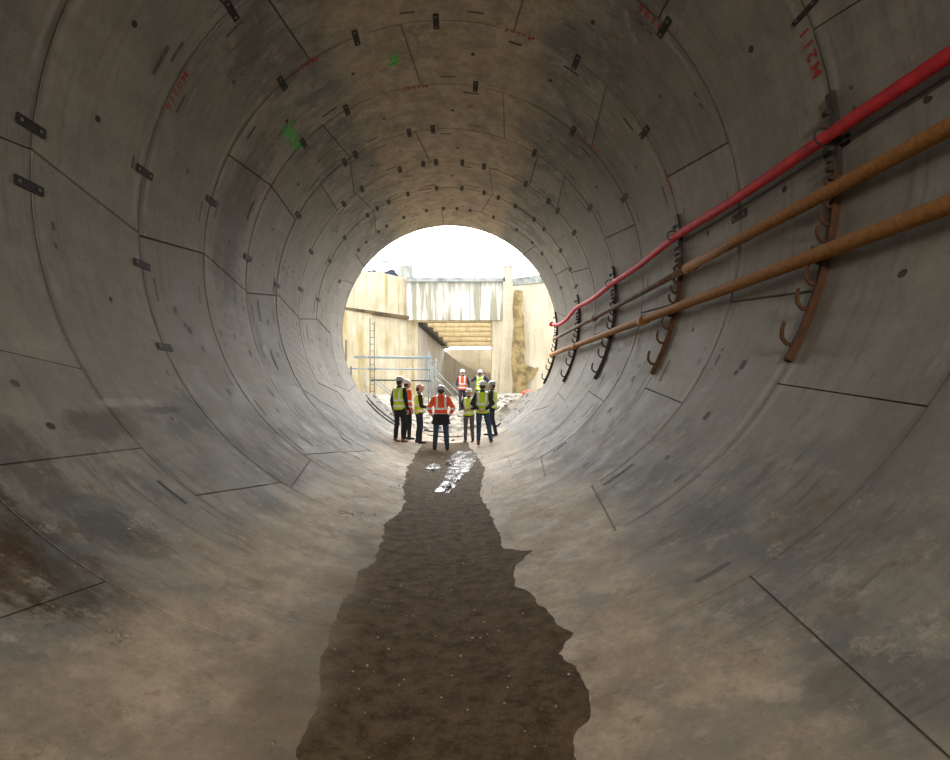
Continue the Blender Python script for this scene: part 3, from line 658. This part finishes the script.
# brown damp streak, a raised skin of run-off lime beside the pilaster
def blot(pl, D, mat, par):
    n = len(pl); dense = []
    for q in range(n):
        a, b = pl[q], pl[(q+1) % n]
        for w in range(6):
            x, y = a[0]+(b[0]-a[0])*w/6, a[1]+(b[1]-a[1])*w/6; f_ = noise.fractal(Vector((x*.25, y*.25, 5)), .5, 2, 4); dense.append((x+f_*2, y+f_*1.5))
    m_ = MB(); m_.prism([at(p[0], p[1], D) for p in dense], (0, .04, 0)); o_ = m_.build('damp_stain', M[mat], par); o_['label'] = 'brown damp stain'
WR = [o for o in bpy.data.objects if o.name == 'wall_right_shaft'][0]
blot([(513, 290), (522, 290), (524, 330), (526, 365), (537, 368), (546, 366), (535, 373), (527, 384), (527, 398), (512, 398)], 34.05, 'damp', WR)
# passage under the beam
m = MB(); a, b, c_, d_ = at(418, 322, 36.4), at(447, 347, 52), at(447, 400, 52), at(418, 400, 36.4)
m.prism([a, b, c_, d_], (-.6, 0, 0)); o = m.build('wall_passage_left', M['passage']); tag(o, kind='structure')
m = MB(); a, b = at(492, 318, 36.4), at(492, 346, 52)
m.prism([at(492, 318, 36.4), at(492, 345, 52), at(492, 395, 52), at(492, 400, 36.4)], (.6, 0, 0)); o = m.build('wall_passage_right', M['cream2']); tag(o, kind='structure')
nr = 6
m = MB()
for q in range(nr):
    D = 36.8+q*2.5; u = q/(nr-1); yy = 322.5+(344.5-322.5)*u*(1.0)
    zt = CZ-(322.2+4.9*q-392)*D/F
    xl = at(420+27*(D-36.8)/15, 0, D).x-.3; xr = at(492, 0, D).x
    m.box(((xl+xr)/2, D, zt+.35), (xr-xl, 1.75, .3)); m.box(((xl+xr)/2, D-1.0, zt+.1), (xr-xl, .5, .42))
o = m.build('ceiling_passage', M['tan']); tag(o, kind='structure')
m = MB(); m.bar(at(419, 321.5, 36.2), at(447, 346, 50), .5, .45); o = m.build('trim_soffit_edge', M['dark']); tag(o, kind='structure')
o = slab('wall_passage_rear', [(436, 348.8), (493, 348.8), (493, 392), (436, 392)], 53, .5, 'tan_dark'); tag(o, kind='structure')
cur = [(440, 348), (446, 352), (452, 357), (460, 363), (468, 367.5), (478, 371), (493, 373)]
o = slab('wall_passage_curved', cur+[(493, 396), (436, 396), (436, 345)], 50, .5, 'passage'); tag(o, kind='structure')

# things along the top of the shaft
def cap(name, pts, D, depth, mat, label, cat):
    m_ = MB(); m_.prism([at(x, y, D) for x, y in pts], (0, depth, 0)); o_ = m_.build(name, M[mat]); tag(o_, label, cat)
    md_ = o_.modifiers.new('b', 'BEVEL'); md_.width = .05; md_.segments = 2; return o_
cap('tarpaulin', [(383, 272.3), (385, 271), (388, 270.3), (391, 268.4), (394, 269.3), (396, 272), (398, 274), (398, 276.5), (383, 273)], 36.2, .9, 'tarp', 'dark blue humped sheeting on top of the left shaft wall', 'sheeting')
cap('tarpaulin', [(364, 275.5), (367, 269.5), (371, 270.6), (374, 268.6), (376, 270.5), (382, 271), (383, 275.5)], 35, .9, 'tarp', 'low dark sheeting lying on the wall top beside the tunnel edge', 'sheeting')
def rebar(x0, y0, x1, y1, D, label):
    m_ = MB(); m_.tube([at(x0, y0, D), at((x0+x1)/2+.4, (y0+y1)/2, D+.1), at(x1, y1, D)], .035, 6); o_ = m_.build('reinforcing_bar', M['galv']); tag(o_, label, 'bar', 'bars sticking up from the pilasters')
rebar(408, 266, 407, 255.5, 35.7, 'taller thin bar rising from the left pilaster top')
rebar(410, 266, 411, 257.5, 35.8, 'shorter thin bar leaning right on the left pilaster top')
rebar(411, 277, 406.5, 262, 35.25, 'thin bar leaning against the left pilaster')
rebar(505, 266, 507, 257, 35.4, 'thin bar leaning from the right pilaster top')
rebar(504.5, 266, 504, 262, 35.5, 'short stub of bar on the left edge of the right pilaster')
rebar(512, 266, 512, 263, 35.5, 'short stub of bar on the right edge of the right pilaster')
t = thing('sign_board', 'small grey board on a thin post above the left shaft wall', 'board', at(385, 275, 36.6))
m = MB(); m.box((0, 0, (275-261.2)*36.6/F), (.55, .04, .17)); m.build('board', M['galv'], t)
m = MB(); m.tube([(0, .03, -.3), (0, .03, (275-261)*36.6/F)], .012, 6); m.build('post', M['galv'], t)

# scaffold on the left
S = thing('scaffold', 'galvanised tube scaffold with three rails against the yellow wall', 'scaffold', at(400, 400, 27))
def sc(mb, name, mat, label=None):
    me = mb.mesh(name); me.transform(Matrix.Translation(-S.location)); o_ = link(name, me, M[mat], S, True)
    if label: o_['label'] = label
def pz(px, py, D): return at(px, py, D)
for (x0, x1, y_, D) in ((354, 431, 356.5, 27), (349, 431, 368.5, 26.6), (371, 431, 380, 26.4)):
    m = MB(); m.tube([pz(x0, y_, D), pz(x1, y_+.8, D)], .034, 8); sc(m, 'rail', 'galv' if y_ < 375 else 'dark')
m = MB(); m.tube([pz(354, 357.5, 28.2), pz(431, 358.4, 28.2)], .034, 8); sc(m, 'rail', 'galv')
for (x_, y0, y1, D) in ((428.5, 351, 402, 26.8), (431, 355, 400, 28.2), (346, 340, 388, 27), (351, 366, 388, 26.6), (364.3, 372, 389, 25.8), (436, 358, 378, 27.5)):
    q = pz(x_, y1, D); q.z = gz(q.x, q.y)-.02; m = MB(); m.tube([q, pz(x_, y0, D)], .03, 8); sc(m, 'standard', 'galv' if x_ > 360 else 'dark')
    if y1 < 400: 
        m = MB(); m.tube([q, q+Vector((0, 0, .05)), q+Vector((0, 0, .12)), q+Vector((0, 0, .3))], [.16, .16, .12, .03], 10); sc(m, 'base_plate', 'ply')
for (a_, b_) in (((431, 366), (462, 397)), ((433, 366), (433, 400)), ((436, 378), (458, 400)), ((428, 362), (438, 361.5)), ((373, 381), (394, 399)), ((377, 380), (396, 396))):
    p, q = pz(*a_, 27.2), pz(*b_, 26.6); 
    if b_[1] > 390: q.z = max(q.z, gz(q.x, q.y)+.01)
    m = MB(); m.tube([p, q], .026, 8); sc(m, 'brace', 'galv')
for (x_, y_) in ((370, 356.8), (374.5, 357), (428.5, 357.6), (370, 368.6), (374.5, 368.6), (428.5, 369), (428.5, 380.5), (372, 380)):
    m = MB(); m.box(pz(x_, y_, 26.6), (.11, .3, .12)); sc(m, 'coupler', 'galv')
Ld = thing('ladder', 'tall narrow ladder standing beside the scaffold rails on the left', 'ladder', at(372, 390, 27.3))
pa, pb = at(370, 318, 27.5), at(370, 388, 27.3); pa.z, pb.z = pa.z, gz(pb.x, pb.y)
def ld(mb, name):
    me = mb.mesh(name); me.transform(Matrix.Translation(-Ld.location)); link(name, me, M['dark'], Ld)
dx = Vector((.21, 0, 0))
for s_ in (0, 1):
    m = MB(); m.tube([pb+dx*s_, pa+dx*s_-Vector((0, 0, .2*s_))], .02, 8); ld(m, 'stile')
for q in range(11):
    p_ = pb.lerp(pa, (q+.5)/11.4); m = MB(); m.tube([p_, p_+dx], .012, 6); ld(m, 'rung')
# loose things round the mouth
def lie(name, a_, b_, Da, Db, r, mat, label, cat, group=None):
    p, q = at(*a_, Da), at(*b_, Db); m_ = MB(); m_.tube([p, p.lerp(q, .5), q], r, 8); o_ = m_.build(name, M[mat], smooth=True); tag(o_, label, cat, group)
def oncyl(a_, b_, r, label):
    m_ = MB(); (t0, y0), (t1, y1) = cyl(*a_), cyl(*b_); y0, y1 = y0, y1
    m_.tube([cp(t0+(t1-t0)*q/6, y0+(y1-y0)*q/6, R-r-.006) for q in range(7)], r, 8); o_ = m_.build('steel_bar', M['dark'], smooth=True); tag(o_, label, 'bar', 'dark bars lying on the invert')
oncyl((367, 398), (400, 425), .022, 'upper of two long dark bars lying down the left slope at the mouth')
oncyl((366, 401), (397, 427), .022, 'lower of two long dark bars lying down the left slope at the mouth')
oncyl((424, 431), (466, 430), .03, 'dark pipe lying across the floor behind the man in orange')
oncyl((430, 436), (463, 436.5), .02, 'thin rod lying across the floor behind the man in jeans')
oncyl((495, 428), (501, 424), .03, 'short dark offcut on the floor right of the group')
b_ = at(528, 391.5, 24); b_.z = gz(b_.x, b_.y)
bm = bmesh.new(); bmesh.ops.create_icosphere(bm, subdivisions=4, radius=1)
for v in bm.verts:
    n_ = noise.fractal(v.co*2.2, .6, 2, 4); v.co = v.co*(1+.14*n_); v.co.z = max(-.55, v.co.z); v.co = Vector((v.co.x*.27, v.co.y*.2, (v.co.z+.55)*.16))
me = bpy.data.meshes.new('sack'); bm.to_mesh(me); bm.free(); o = link('sack', me, M['orange_bag'], None, True); o.location = b_; tag(o, 'crumpled bright orange sack on the ground by the right wall', 'sack')
p, q = at(532, 397, 24.4), at(546, 386, 24.8); p.z = gz(p.x, p.y)+.03; m = MB(); m.tube([p, q], .05, 8); o = m.build('pole', M['ply']); tag(o, 'grey-brown pole leaning up beside the orange sack', 'pole')
p = at(541, 393, 24); p.z = gz(p.x, p.y)+.03; m = MB(); m.bar(p, p+Vector((.3, -.1, .12)), .08, .06); o = m.build('timber_offcut', M['ply']); tag(o, 'short timber offcut right of the orange sack', 'timber')
mb = MB()
for q in range(500):
    x, y = random.uniform(-2.2, 3), random.uniform(21.8, 27); pebble(mb, (x, y, gz(x, y)+.01), random.uniform(.02, .09))
for q in range(60):
    x, y = random.gauss(.1, .7), random.uniform(18.0, 21); pebble(mb, (x, y, cylz(x)+.01), random.uniform(.015, .06))
o = mb.build('rubble', M['stone']); tag(o, 'heap of pale broken rubble beyond the tunnel mouth', 'rubble', kind='stuff')

# ------------------------------------------------------------------ people
ICO = bmesh.new(); bmesh.ops.create_icosphere(ICO, subdivisions=2, radius=1)
IV = [v.co.copy() for v in ICO.verts]; IF = [[v.index for v in f.verts] for f in ICO.faces]; ICO.free()
class Clay:
    def __init__(s): s.mb = MB()
    def ball(s, c, r):
        rx, ry, rz = (r, r, r) if isinstance(r, (int, float)) else r
        s.mb.add([(c[0]+v.x*rx, c[1]+v.y*ry, c[2]+v.z*rz) for v in IV], IF)
    def limb(s, pts):                   # [(point, radius or (rx,ry,rz)), ...]
        for (p, r), (q, r2) in zip(pts, pts[1:]):
            p, q = Vector(p), Vector(q); ra = Vector((r,)*3) if isinstance(r, (int, float)) else Vector(r); rb = Vector((r2,)*3) if isinstance(r2, (int, float)) else Vector(r2)
            n = max(2, int((q-p).length/(min(min(ra), min(rb))*.45))+1)
            for i in range(n+1): t_ = i/n; s.ball(p.lerp(q, t_), tuple(ra.lerp(rb, t_)))
    def mesh(s, vox, smooth=2):
        me = s.mb.mesh('clay'); o = bpy.data.objects.new('clay', me); col.objects.link(o)
        md = o.modifiers.new('r', 'REMESH'); md.mode = 'VOXEL'; md.voxel_size = vox
        if smooth: md = o.modifiers.new('s', 'SMOOTH'); md.iterations = smooth; md.factor = .5
        dg = bpy.context.evaluated_depsgraph_get(); out = bpy.data.meshes.new_from_object(o.evaluated_get(dg)); bpy.data.objects.remove(o); return out
def cutband(me, planes, off):           # keep what lies between planes, lifted a little
    bm = bmesh.new(); bm.from_mesh(me)
    for (co_, no_) in planes:
        bmesh.ops.bisect_plane(bm, geom=bm.verts[:]+bm.edges[:]+bm.faces[:], plane_co=co_, plane_no=no_, clear_outer=True)
    bm.normal_update()
    ns = [(v, v.normal.copy()) for v in bm.verts]
    for v, n_ in ns: v.co += n_*off
    out = bpy.data.meshes.new('band'); bm.to_mesh(out); bm.free(); return out
def join(ms):
    bm = bmesh.new()
    for m_ in ms: bm.from_mesh(m_)
    out = bpy.data.meshes.new('j'); bm.to_mesh(out); bm.free(); return out
def person(label, loc, heading, H=1.75, arms=None, legs=None, vest='yellow', jacket='black_cloth', trousers='black_cloth', boots='black_boot', helmet='helmet_w',
           build=1.0, lean=0.0, head_turn=0.0, head_tilt=0.0, long_jacket=False, group='people in hard hats at the tunnel mouth', sleeves_hi=False, hair=True, hem=False):
    t = thing('person', label, 'person', loc, heading, group); s = H/1.75; t.scale = (s*build**.5, s*build**.5, s)
    V = Vector; LN = lambda z: V((0, lean*max(0, z-.95), 0))
    hip = {1: V((.095, 0, .92)), -1: V((-.095, 0, .92))}; legs = legs or {1: (.12, 0.02), -1: (-.12, -.02)}
    ank = {k_: V((legs[k_][0], legs[k_][1], .09)) for k_ in legs}
    knee = {k_: hip[k_].lerp(ank[k_], .5)+V((0, .035, .03)) for k_ in legs}
    sh = {1: V((.185, 0, 1.425))+LN(1.42), -1: V((-.185, 0, 1.425))+LN(1.42)}
    arms = arms or {}
    el, wr, hd = {}, {}, {}
    for k_ in (1, -1):
        e_, w_ = arms.get(k_, ((.07*1, -.02, -.29), (.05, .06, -.53)))
        el[k_] = sh[k_]+V((k_*e_[0], e_[1], e_[2])); wr[k_] = sh[k_]+V((k_*w_[0], w_[1], w_[2]))
        # keep bone lengths
        el[k_] = sh[k_]+(el[k_]-sh[k_]).normalized()*.29; wr[k_] = el[k_]+(wr[k_]-el[k_]).normalized()*.25; hd[k_] = (wr[k_]-el[k_]).normalized()
    def torso(c, g, z0=.9, z1=1.46):
        prof = [(.88, .155, .115), (.96, .165, .12), (1.08, .145, .105), (1.22, .165, .118), (1.34, .18, .122), (1.42, .165, .10), (1.47, .10, .075)]
        for (za, rxa, rya), (zb, rxb, ryb) in zip(prof, prof[1:]):
            for i_ in range(4):
                u = i_/4; z = za+(zb-za)*u
                if z < z0 or z > z1: continue
                c.ball(V((0, 0, z))+LN(z), (rxa+(rxb-rxa)*u+g, rya+(ryb-rya)*u+g, .065+g*.4))
    hc = V((0, .015, 1.635))+LN(1.6)
    # --- body, one continuous surface
    c = Clay(); torso(c, -.01)
    c.limb([(V((0, -.005, 1.44))+LN(1.44), .06), (hc+V((0, -.02, -.06)), .052)])
    hb = Clay(); HM = Matrix.Translation(hc) @ Matrix.Rotation(head_turn, 4, 'Z') @ Matrix.Rotation(head_tilt, 4, 'X')
    def hp_(x, y, z): return HM @ V((x, y, z))
    c.ball(hp_(0, -.01, .015), (.078, .096, .100)); c.ball(hp_(0, .02, -.035), (.060, .070, .075)); c.ball(hp_(0, .045, -.085), (.034, .034, .026))
    c.limb([(hp_(0, .088, .012), .010), (hp_(0, .108, -.022), .015)]); c.limb([(hp_(-.045, .070, .022), .013), (hp_(.045, .070, .022), .013)])
    c.limb([(hp_(-.020, .082, -.058), .009), (hp_(.020, .082, -.058), .009)])
    for k_ in (1, -1): c.ball(hp_(k_*.080, -.005, -.01), (.012, .022, .032)); c.ball(hp_(k_*.045, .045, -.025), (.025, .03, .028))
    for k_ in (1, -1):
        c.limb([(sh[k_]+V((-k_*.02, 0, -.005)), .046), (el[k_], .040), (wr[k_], .027)])
        c.limb([(hip[k_], .085), (knee[k_], .052), (knee[k_].lerp(ank[k_], .25), .052), (ank[k_], .034)])
        c.limb([(ank[k_]+V((0, -.03, -.035)), .038), (ank[k_]+V((0, .12, -.055)), .03)])
        d = hd[k_]; w = wr[k_]; inw = V((-k_, 0, 0)); inw = (inw-d*inw.dot(d)); inw = inw.normalized() if inw.length > .1 else V((0, 1, 0))
        sd = d.cross(inw).normalized()*(1 if (d.cross(inw)).y >= 0 else -1)     # thumb side, to the front
        pm_ = w+d*.05
        for q in range(5): c.ball(w+d*(.02+.014*q), (.024,)*3); c.ball(w+d*(.03+.013*q)+sd*.018, (.016,)*3); c.ball(w+d*(.03+.013*q)-sd*.018, (.016,)*3)
        for q, (o_, ln) in enumerate(((.032, .068), (.012, .078), (-.010, .072), (-.031, .056))):
            b0 = w+d*.085+sd*o_; b1 = b0+d*ln*.45+inw*.006; b2 = b1+(d*.6+inw*.8).normalized()*ln*.34; b3 = b2+(d*.1+inw).normalized()*ln*.25
            c.limb([(b0, .0095), (b1, .009), (b2, .0085), (b3, .0075)])
        b0 = w+d*.03+sd*.025; b1 = b0+(d*.6+sd*.7+inw*.2).normalized()*.035; b2 = b1+(d*.9+sd*.15+inw*.35).normalized()*.03
        c.limb([(b0, .013), (b1, .011), (b2, .009)])
    link('body', c.mesh(.0085, 1), M['skin'], t, True)
    # eyes
    for k_ in (1, -1):
        c = Clay(); c.ball(hp_(k_*.030, .076, .002), (.011, .008, .008)); link('eye', c.mb.mesh(), M['lens'], t, True)
    if hair:
        c = Clay(); c.ball(hp_(0, -.028, .005), (.083, .088, .088)); c.ball(hp_(0, -.05, -.04), (.065, .055, .05)); link('hair', c.mesh(.012), M['hair'], t, True)
    # --- clothes
    c = Clay(); zlow = .80 if long_jacket else .90
    torso(c, .018, .9)
    for z in (.86, .82): 
        if z >= zlow: c.ball((0, 0, z), (.185, .135, .06))
    c.ball((0, 0, .94), (.178, .135, .07)); c.limb([(V((0, -.005, 1.46))+LN(1.46), .075), (V((0, -.005, 1.505))+LN(1.5), .07)])
    for k_ in (1, -1): c.limb([(sh[k_]+V((-k_*.03, 0, 0)), .075), (el[k_], .060), (wr[k_]-hd[k_]*.015, .042)])
    jm = c.mesh(.014); link('jacket', jm, M[vest] if sleeves_hi else M[jacket], t, True)
    c = Clay(); c.ball((0, 0, .92), (.165, .125, .09))
    for k_ in (1, -1):
        c.limb([(hip[k_]+V((0, 0, .02)), .098), (hip[k_].lerp(knee[k_], .5), .085), (knee[k_], .070), (knee[k_].lerp(ank[k_], .5)+V((0, -.015, 0)), .066), (ank[k_]+V((0, -.005, .03)), .058)])
    link('trousers', c.mesh(.014), M[trousers], t, True)
    for k_ in (1, -1):
        c = Clay(); a_ = ank[k_]; c.limb([(a_+V((0, -.01, .05)), .052), (a_+V((0, -.03, -.03)), .053)]); c.limb([(a_+V((0, -.035, -.040)), (.045, .05, .046)), (a_+V((0, .10, -.048)), (.047, .055, .038)), (a_+V((0, .15, -.055)), (.042, .04, .03))])
        bm_ = c.mesh(.012)
        for v in bm_.vertices: v.co.z = max(v.co.z, .002)
        link('boot', bm_, M[boots], t, True)
    if hem:
        c = Clay()
        for i_ in range(9): c.ball((0, -.005, .74+.03*i_), (.24-.005*i_, .165, .05))
        link('coat_hem', c.mesh(.014), M['black_cloth'], t, True)
    bands = []
    if vest:
        if sleeves_hi: vm = jm
        else:
            c = Clay(); torso(c, .034, .93, 1.44); c.ball((0, 0, .92), (.192, .15, .06))
            for k_ in (1, -1): c.ball(sh[k_]+V((-k_*.045, 0, .012)), (.07, .085, .06))
            vm = c.mesh(.014); v_ = link('vest', vm, M[vest], t, True)
        for (za, zb) in ((.965, 1.02), (1.12, 1.175)): bands.append(cutband(vm, [((0, 0, zb), (0, 0, 1)), ((0, 0, za), (0, 0, -1))], .005))
        for k_ in (1, -1):
            xa, xb = (.075, .125) if k_ > 0 else (-.125, -.075)
            bands.append(cutband(vm, [((xb, 0, 0), (1, 0, 0)), ((xa, 0, 0), (-1, 0, 0)), ((0, 0, 1.17), (0, 0, -1))], .005))
        bo = link('reflective_tape', join(bands), M['band'], [o_ for o_ in t.children if o_.name.startswith('vest') or (sleeves_hi and o_.name.startswith('jacket'))][0], True)
    # --- helmet
    hm = MB(); n = 24; pr = [(.112, -.006), (.116, .0), (.114, .03), (.104, .062), (.082, .094), (.05, .113), (.018, .120), (.001, .121)]
    vs = []
    for (r_, z_) in pr:
        for q in range(n):
            a_ = q*2*PI/n; ridge = .006 if (abs(math.cos(a_)) < .18 and .03 < z_ < .12) else 0
            vs.append(HM @ V((r_*math.cos(a_)*.93, r_*math.sin(a_)*1.12, .045+z_+ridge)))
    fs = [(i_*n+q, i_*n+(q+1) % n, (i_+1)*n+(q+1) % n, (i_+1)*n+q) for i_ in range(len(pr)-1) for q in range(n)]; hm.add(vs, fs)
    h_ = hm.build('helmet', M[helmet], t, True)
    bm2 = MB(); vs = []
    for lay in (0, .005):
        for rr_, k2 in ((.108, 0), (.126, 1)):
            for q in range(n):
                a_ = q*2*PI/n; ext = (.03*max(0, math.sin(a_))**2 if k2 else 0)
                vs.append(HM @ V((rr_*math.cos(a_)*.93, (rr_+ext)*math.sin(a_)*1.10, .042+lay-(.006 if k2 else 0))))
    fs = []
    for q in range(n):
        p_ = (q+1) % n; fs += [(q, p_, n+p_, n+q), (2*n+q, 3*n+q, 3*n+p_, 2*n+p_), (n+q, n+p_, 3*n+p_, 3*n+q), (q, 2*n+q, 2*n+p_, p_)]
    bm2.add(vs, fs); bm2.build('helmet_brim', M[helmet], h_, True)
    return t
def gp(px, D, z=None):
    x = at(px, 0, D).x; return (x, D, (cylz(x) if D < 20.5 else gz(x, D)) if z is None else z)
hang = {1: ((.06, -.03, -.28), (.07, .03, -.53)), -1: ((.06, -.03, -.28), (.07, .03, -.53))}
front = {1: ((.06, .02, -.27), (-.04, .20, -.33)), -1: ((.06, .02, -.27), (-.04, .20, -.31))}
backh = {1: ((.10, -.09, -.26), (-.11, -.17, -.44)), -1: ((.10, -.09, -.26), (-.11, -.19, -.44))}
camh = {1: ((.16, .20, -.12), (-.04, .25, .12)), -1: ((.16, .20, -.12), (-.04, .25, .12))}
D_ = math.radians
person('person in yellow vest and dark hood, leftmost, seen from behind', gp(399.5, 15.0), D_(-35), 1.75, arms=hang, helmet='helmet_g', boots='brown_boot', group=None)
person('person in orange vest between two people in yellow vests, left side', gp(407, 16.3), D_(-60), 1.73, arms=hang, vest='orange', trousers='black_cloth', group=None, sleeves_hi=True)
person('person in yellow vest holding a clipboard, facing right, wearing a pinkish helmet', gp(419, 16.3), D_(-75), 1.70, arms=front, helmet='helmet_r', head_tilt=-.35, trousers='navy_cloth', group=None)
person('person in orange jacket and blue jeans, central, back to the camera', gp(441, 15.35), D_(2), 1.76, arms={1: ((.11, -.03, -.27), (.03, .12, -.47)), -1: ((.11, -.03, -.27), (.03, .12, -.47))}, vest='orange', trousers='denim', helmet='helmet_g', build=1.3, hem=True, sleeves_hi=True, legs={1: (.15, 0), -1: (-.15, 0)}, group=None)
person('person in yellow vest and grey trousers, facing the camera, behind the others', gp(469, 17.3), D_(165), 1.64, arms=front, trousers='grey_cloth', group=None)
person('person in plain yellow vest with hands behind their back, tan boots', gp(482.5, 15.5), D_(-5), 1.76, arms=backh, jacket='navy_cloth', trousers='denim', boots='brown_boot', legs={1: (.24, .12), -1: (-.11, -.05)}, group=None)
person('person in yellow vest and dark jacket, rightmost, facing left', gp(492.5, 17.1), D_(70), 1.66, arms={1: ((.06, -.04, -.28), (-.02, .12, -.48)), -1: hang[-1]}, trousers='navy_cloth', helmet='helmet_g', legs={1: (.12, .16), -1: (-.12, -.14)}, group=None)
person('person in orange vest and white helmet, walking on the rubble beyond', gp(462.5, 24.6), D_(175), 1.78, arms={1: front[1], -1: ((.10, -.02, -.27), (.12, .1, -.4))}, vest='orange', jacket='navy_cloth', trousers='navy_cloth', legs={1: (.09, .14), -1: (-.09, -.12)}, group=None)
pc = person('person in pale yellow vest raising a camera to their face, beyond', gp(480, 24.4), D_(178), 1.76, arms=camh, jacket='navy_cloth', trousers='black_cloth', group=None)
x, y, z = gp(480, 24.4)
t = thing('camera', 'black camera held up by the person at the back', 'camera', (x, y-.235, z+1.565))
m = MB(); m.box((0, 0, .045), (.14, .06, .09)); m.box((0, 0, .10), (.05, .05, .025)); o = m.build('camera_body', M['lens'], t)
m = MB(); m.tube([(0, -.03, .045), (0, -.11, .045)], .036, 14); m.build('lens', M['lens'], t)
# papers held by the third person
hx, hy, hz_ = gp(419, 16.3); t = bpy.data.objects
m = MB(); m.box((0, 0, 0), (.20, .26, .012), Matrix.Rotation(.5, 3, 'Y')); o = m.build('clipboard', M['dark']); o.location = (hx+.34, hy, hz_+1.07); tag(o, 'dark clipboard held by the person in the pinkish helmet', 'clipboard')

# ------------------------------------------------------------------ light, sky, camera
GLOW, FILL = 9.5, 52
w = bpy.data.worlds.new('sky'); bpy.context.scene.world = w; w.use_nodes = True; nt = w.node_tree
bg = nt.nodes['Background']; tc = nt.nodes.new('ShaderNodeTexCoord'); nz = nt.nodes.new('ShaderNodeTexNoise'); nz.inputs['Scale'].default_value = 2.2; nz.inputs['Detail'].default_value = 5
mp = nt.nodes.new('ShaderNodeMapping'); mp.inputs['Scale'].default_value = (1, 1, 2.5); nt.links.new(tc.outputs['Generated'], mp.inputs[0]); nt.links.new(mp.outputs[0], nz.inputs['Vector'])
rp = nt.nodes.new('ShaderNodeMix'); rp.data_type = 'RGBA'; rp.inputs[6].default_value = (.91, .955, 1, 1); rp.inputs[7].default_value = (1, 1, 1, 1)
nt.links.new(nz.outputs['Fac'], rp.inputs[0]); nt.links.new(rp.outputs[2], bg.inputs['Color']); 
# bright overcast: the sky glows most above the far end of the shaft
dp = nt.nodes.new('ShaderNodeVectorMath'); dp.operation = 'DOT_PRODUCT'; nt.links.new(tc.outputs['Generated'], dp.inputs[0]); dp.inputs[1].default_value = Vector((0, .93, .36)).normalized()
gl = nt.nodes.new('ShaderNodeMapRange'); gl.interpolation_type = 'SMOOTHSTEP'; nt.links.new(dp.outputs['Value'], gl.inputs[0])
for i_, v_ in enumerate((.80, .97, .95, GLOW)): gl.inputs[i_+1].default_value = v_
nt.links.new(gl.outputs[0], bg.inputs['Strength'])
la = bpy.data.lights.new('rear_fill_light', 'AREA'); la.shape = 'DISK'; la.size = 1.2; la.energy = FILL; la.spread = math.radians(80); la.color = (1, .90, .78)  # added warm fill light behind the camera, standing in for unseen tunnel lighting
lo = bpy.data.objects.new('rear_fill_light', la); col.objects.link(lo); lo.location = (.3, -7, 4.2); lo.rotation_euler = (PI/2-.2, 0, 0)
cam = bpy.data.cameras.new('camera'); co = bpy.data.objects.new('view_camera', cam); col.objects.link(co)
cam.sensor_width = 36; cam.lens = F/950*36; cam.shift_x = 20/950; cam.shift_y = 12/950; cam.clip_end = 500; cam.clip_start = .02
co.location = (CX, 0, CZ); co.rotation_euler = (PI/2, 0, 0)
sc_ = bpy.context.scene; sc_.camera = co
sc_.view_settings.view_transform = 'Standard'; sc_.view_settings.look = 'None'; sc_.view_settings.gamma = 1; sc_.view_settings.use_curve_mapping = False
sc_.view_settings.exposure = 1.6
sc_.cycles.max_bounces = 12; sc_.cycles.diffuse_bounces = 8; sc_.cycles.caustics_reflective = False; sc_.cycles.caustics_refractive = False; sc_.cycles.sample_clamp_indirect = 4
# light portal in the tunnel mouth: gives no light of its own, only tells Cycles where the daylight comes in (less noise)
pl_ = bpy.data.lights.new('mouth_portal', 'AREA'); pl_.shape = 'RECTANGLE'; pl_.size = 7.2; pl_.size_y = 7.2; pl_.cycles.is_portal = True
po_ = bpy.data.objects.new('mouth_portal', pl_); col.objects.link(po_); po_.location = (0, 18.7, 3.6); po_.rotation_euler = (-PI/2, 0, 0)
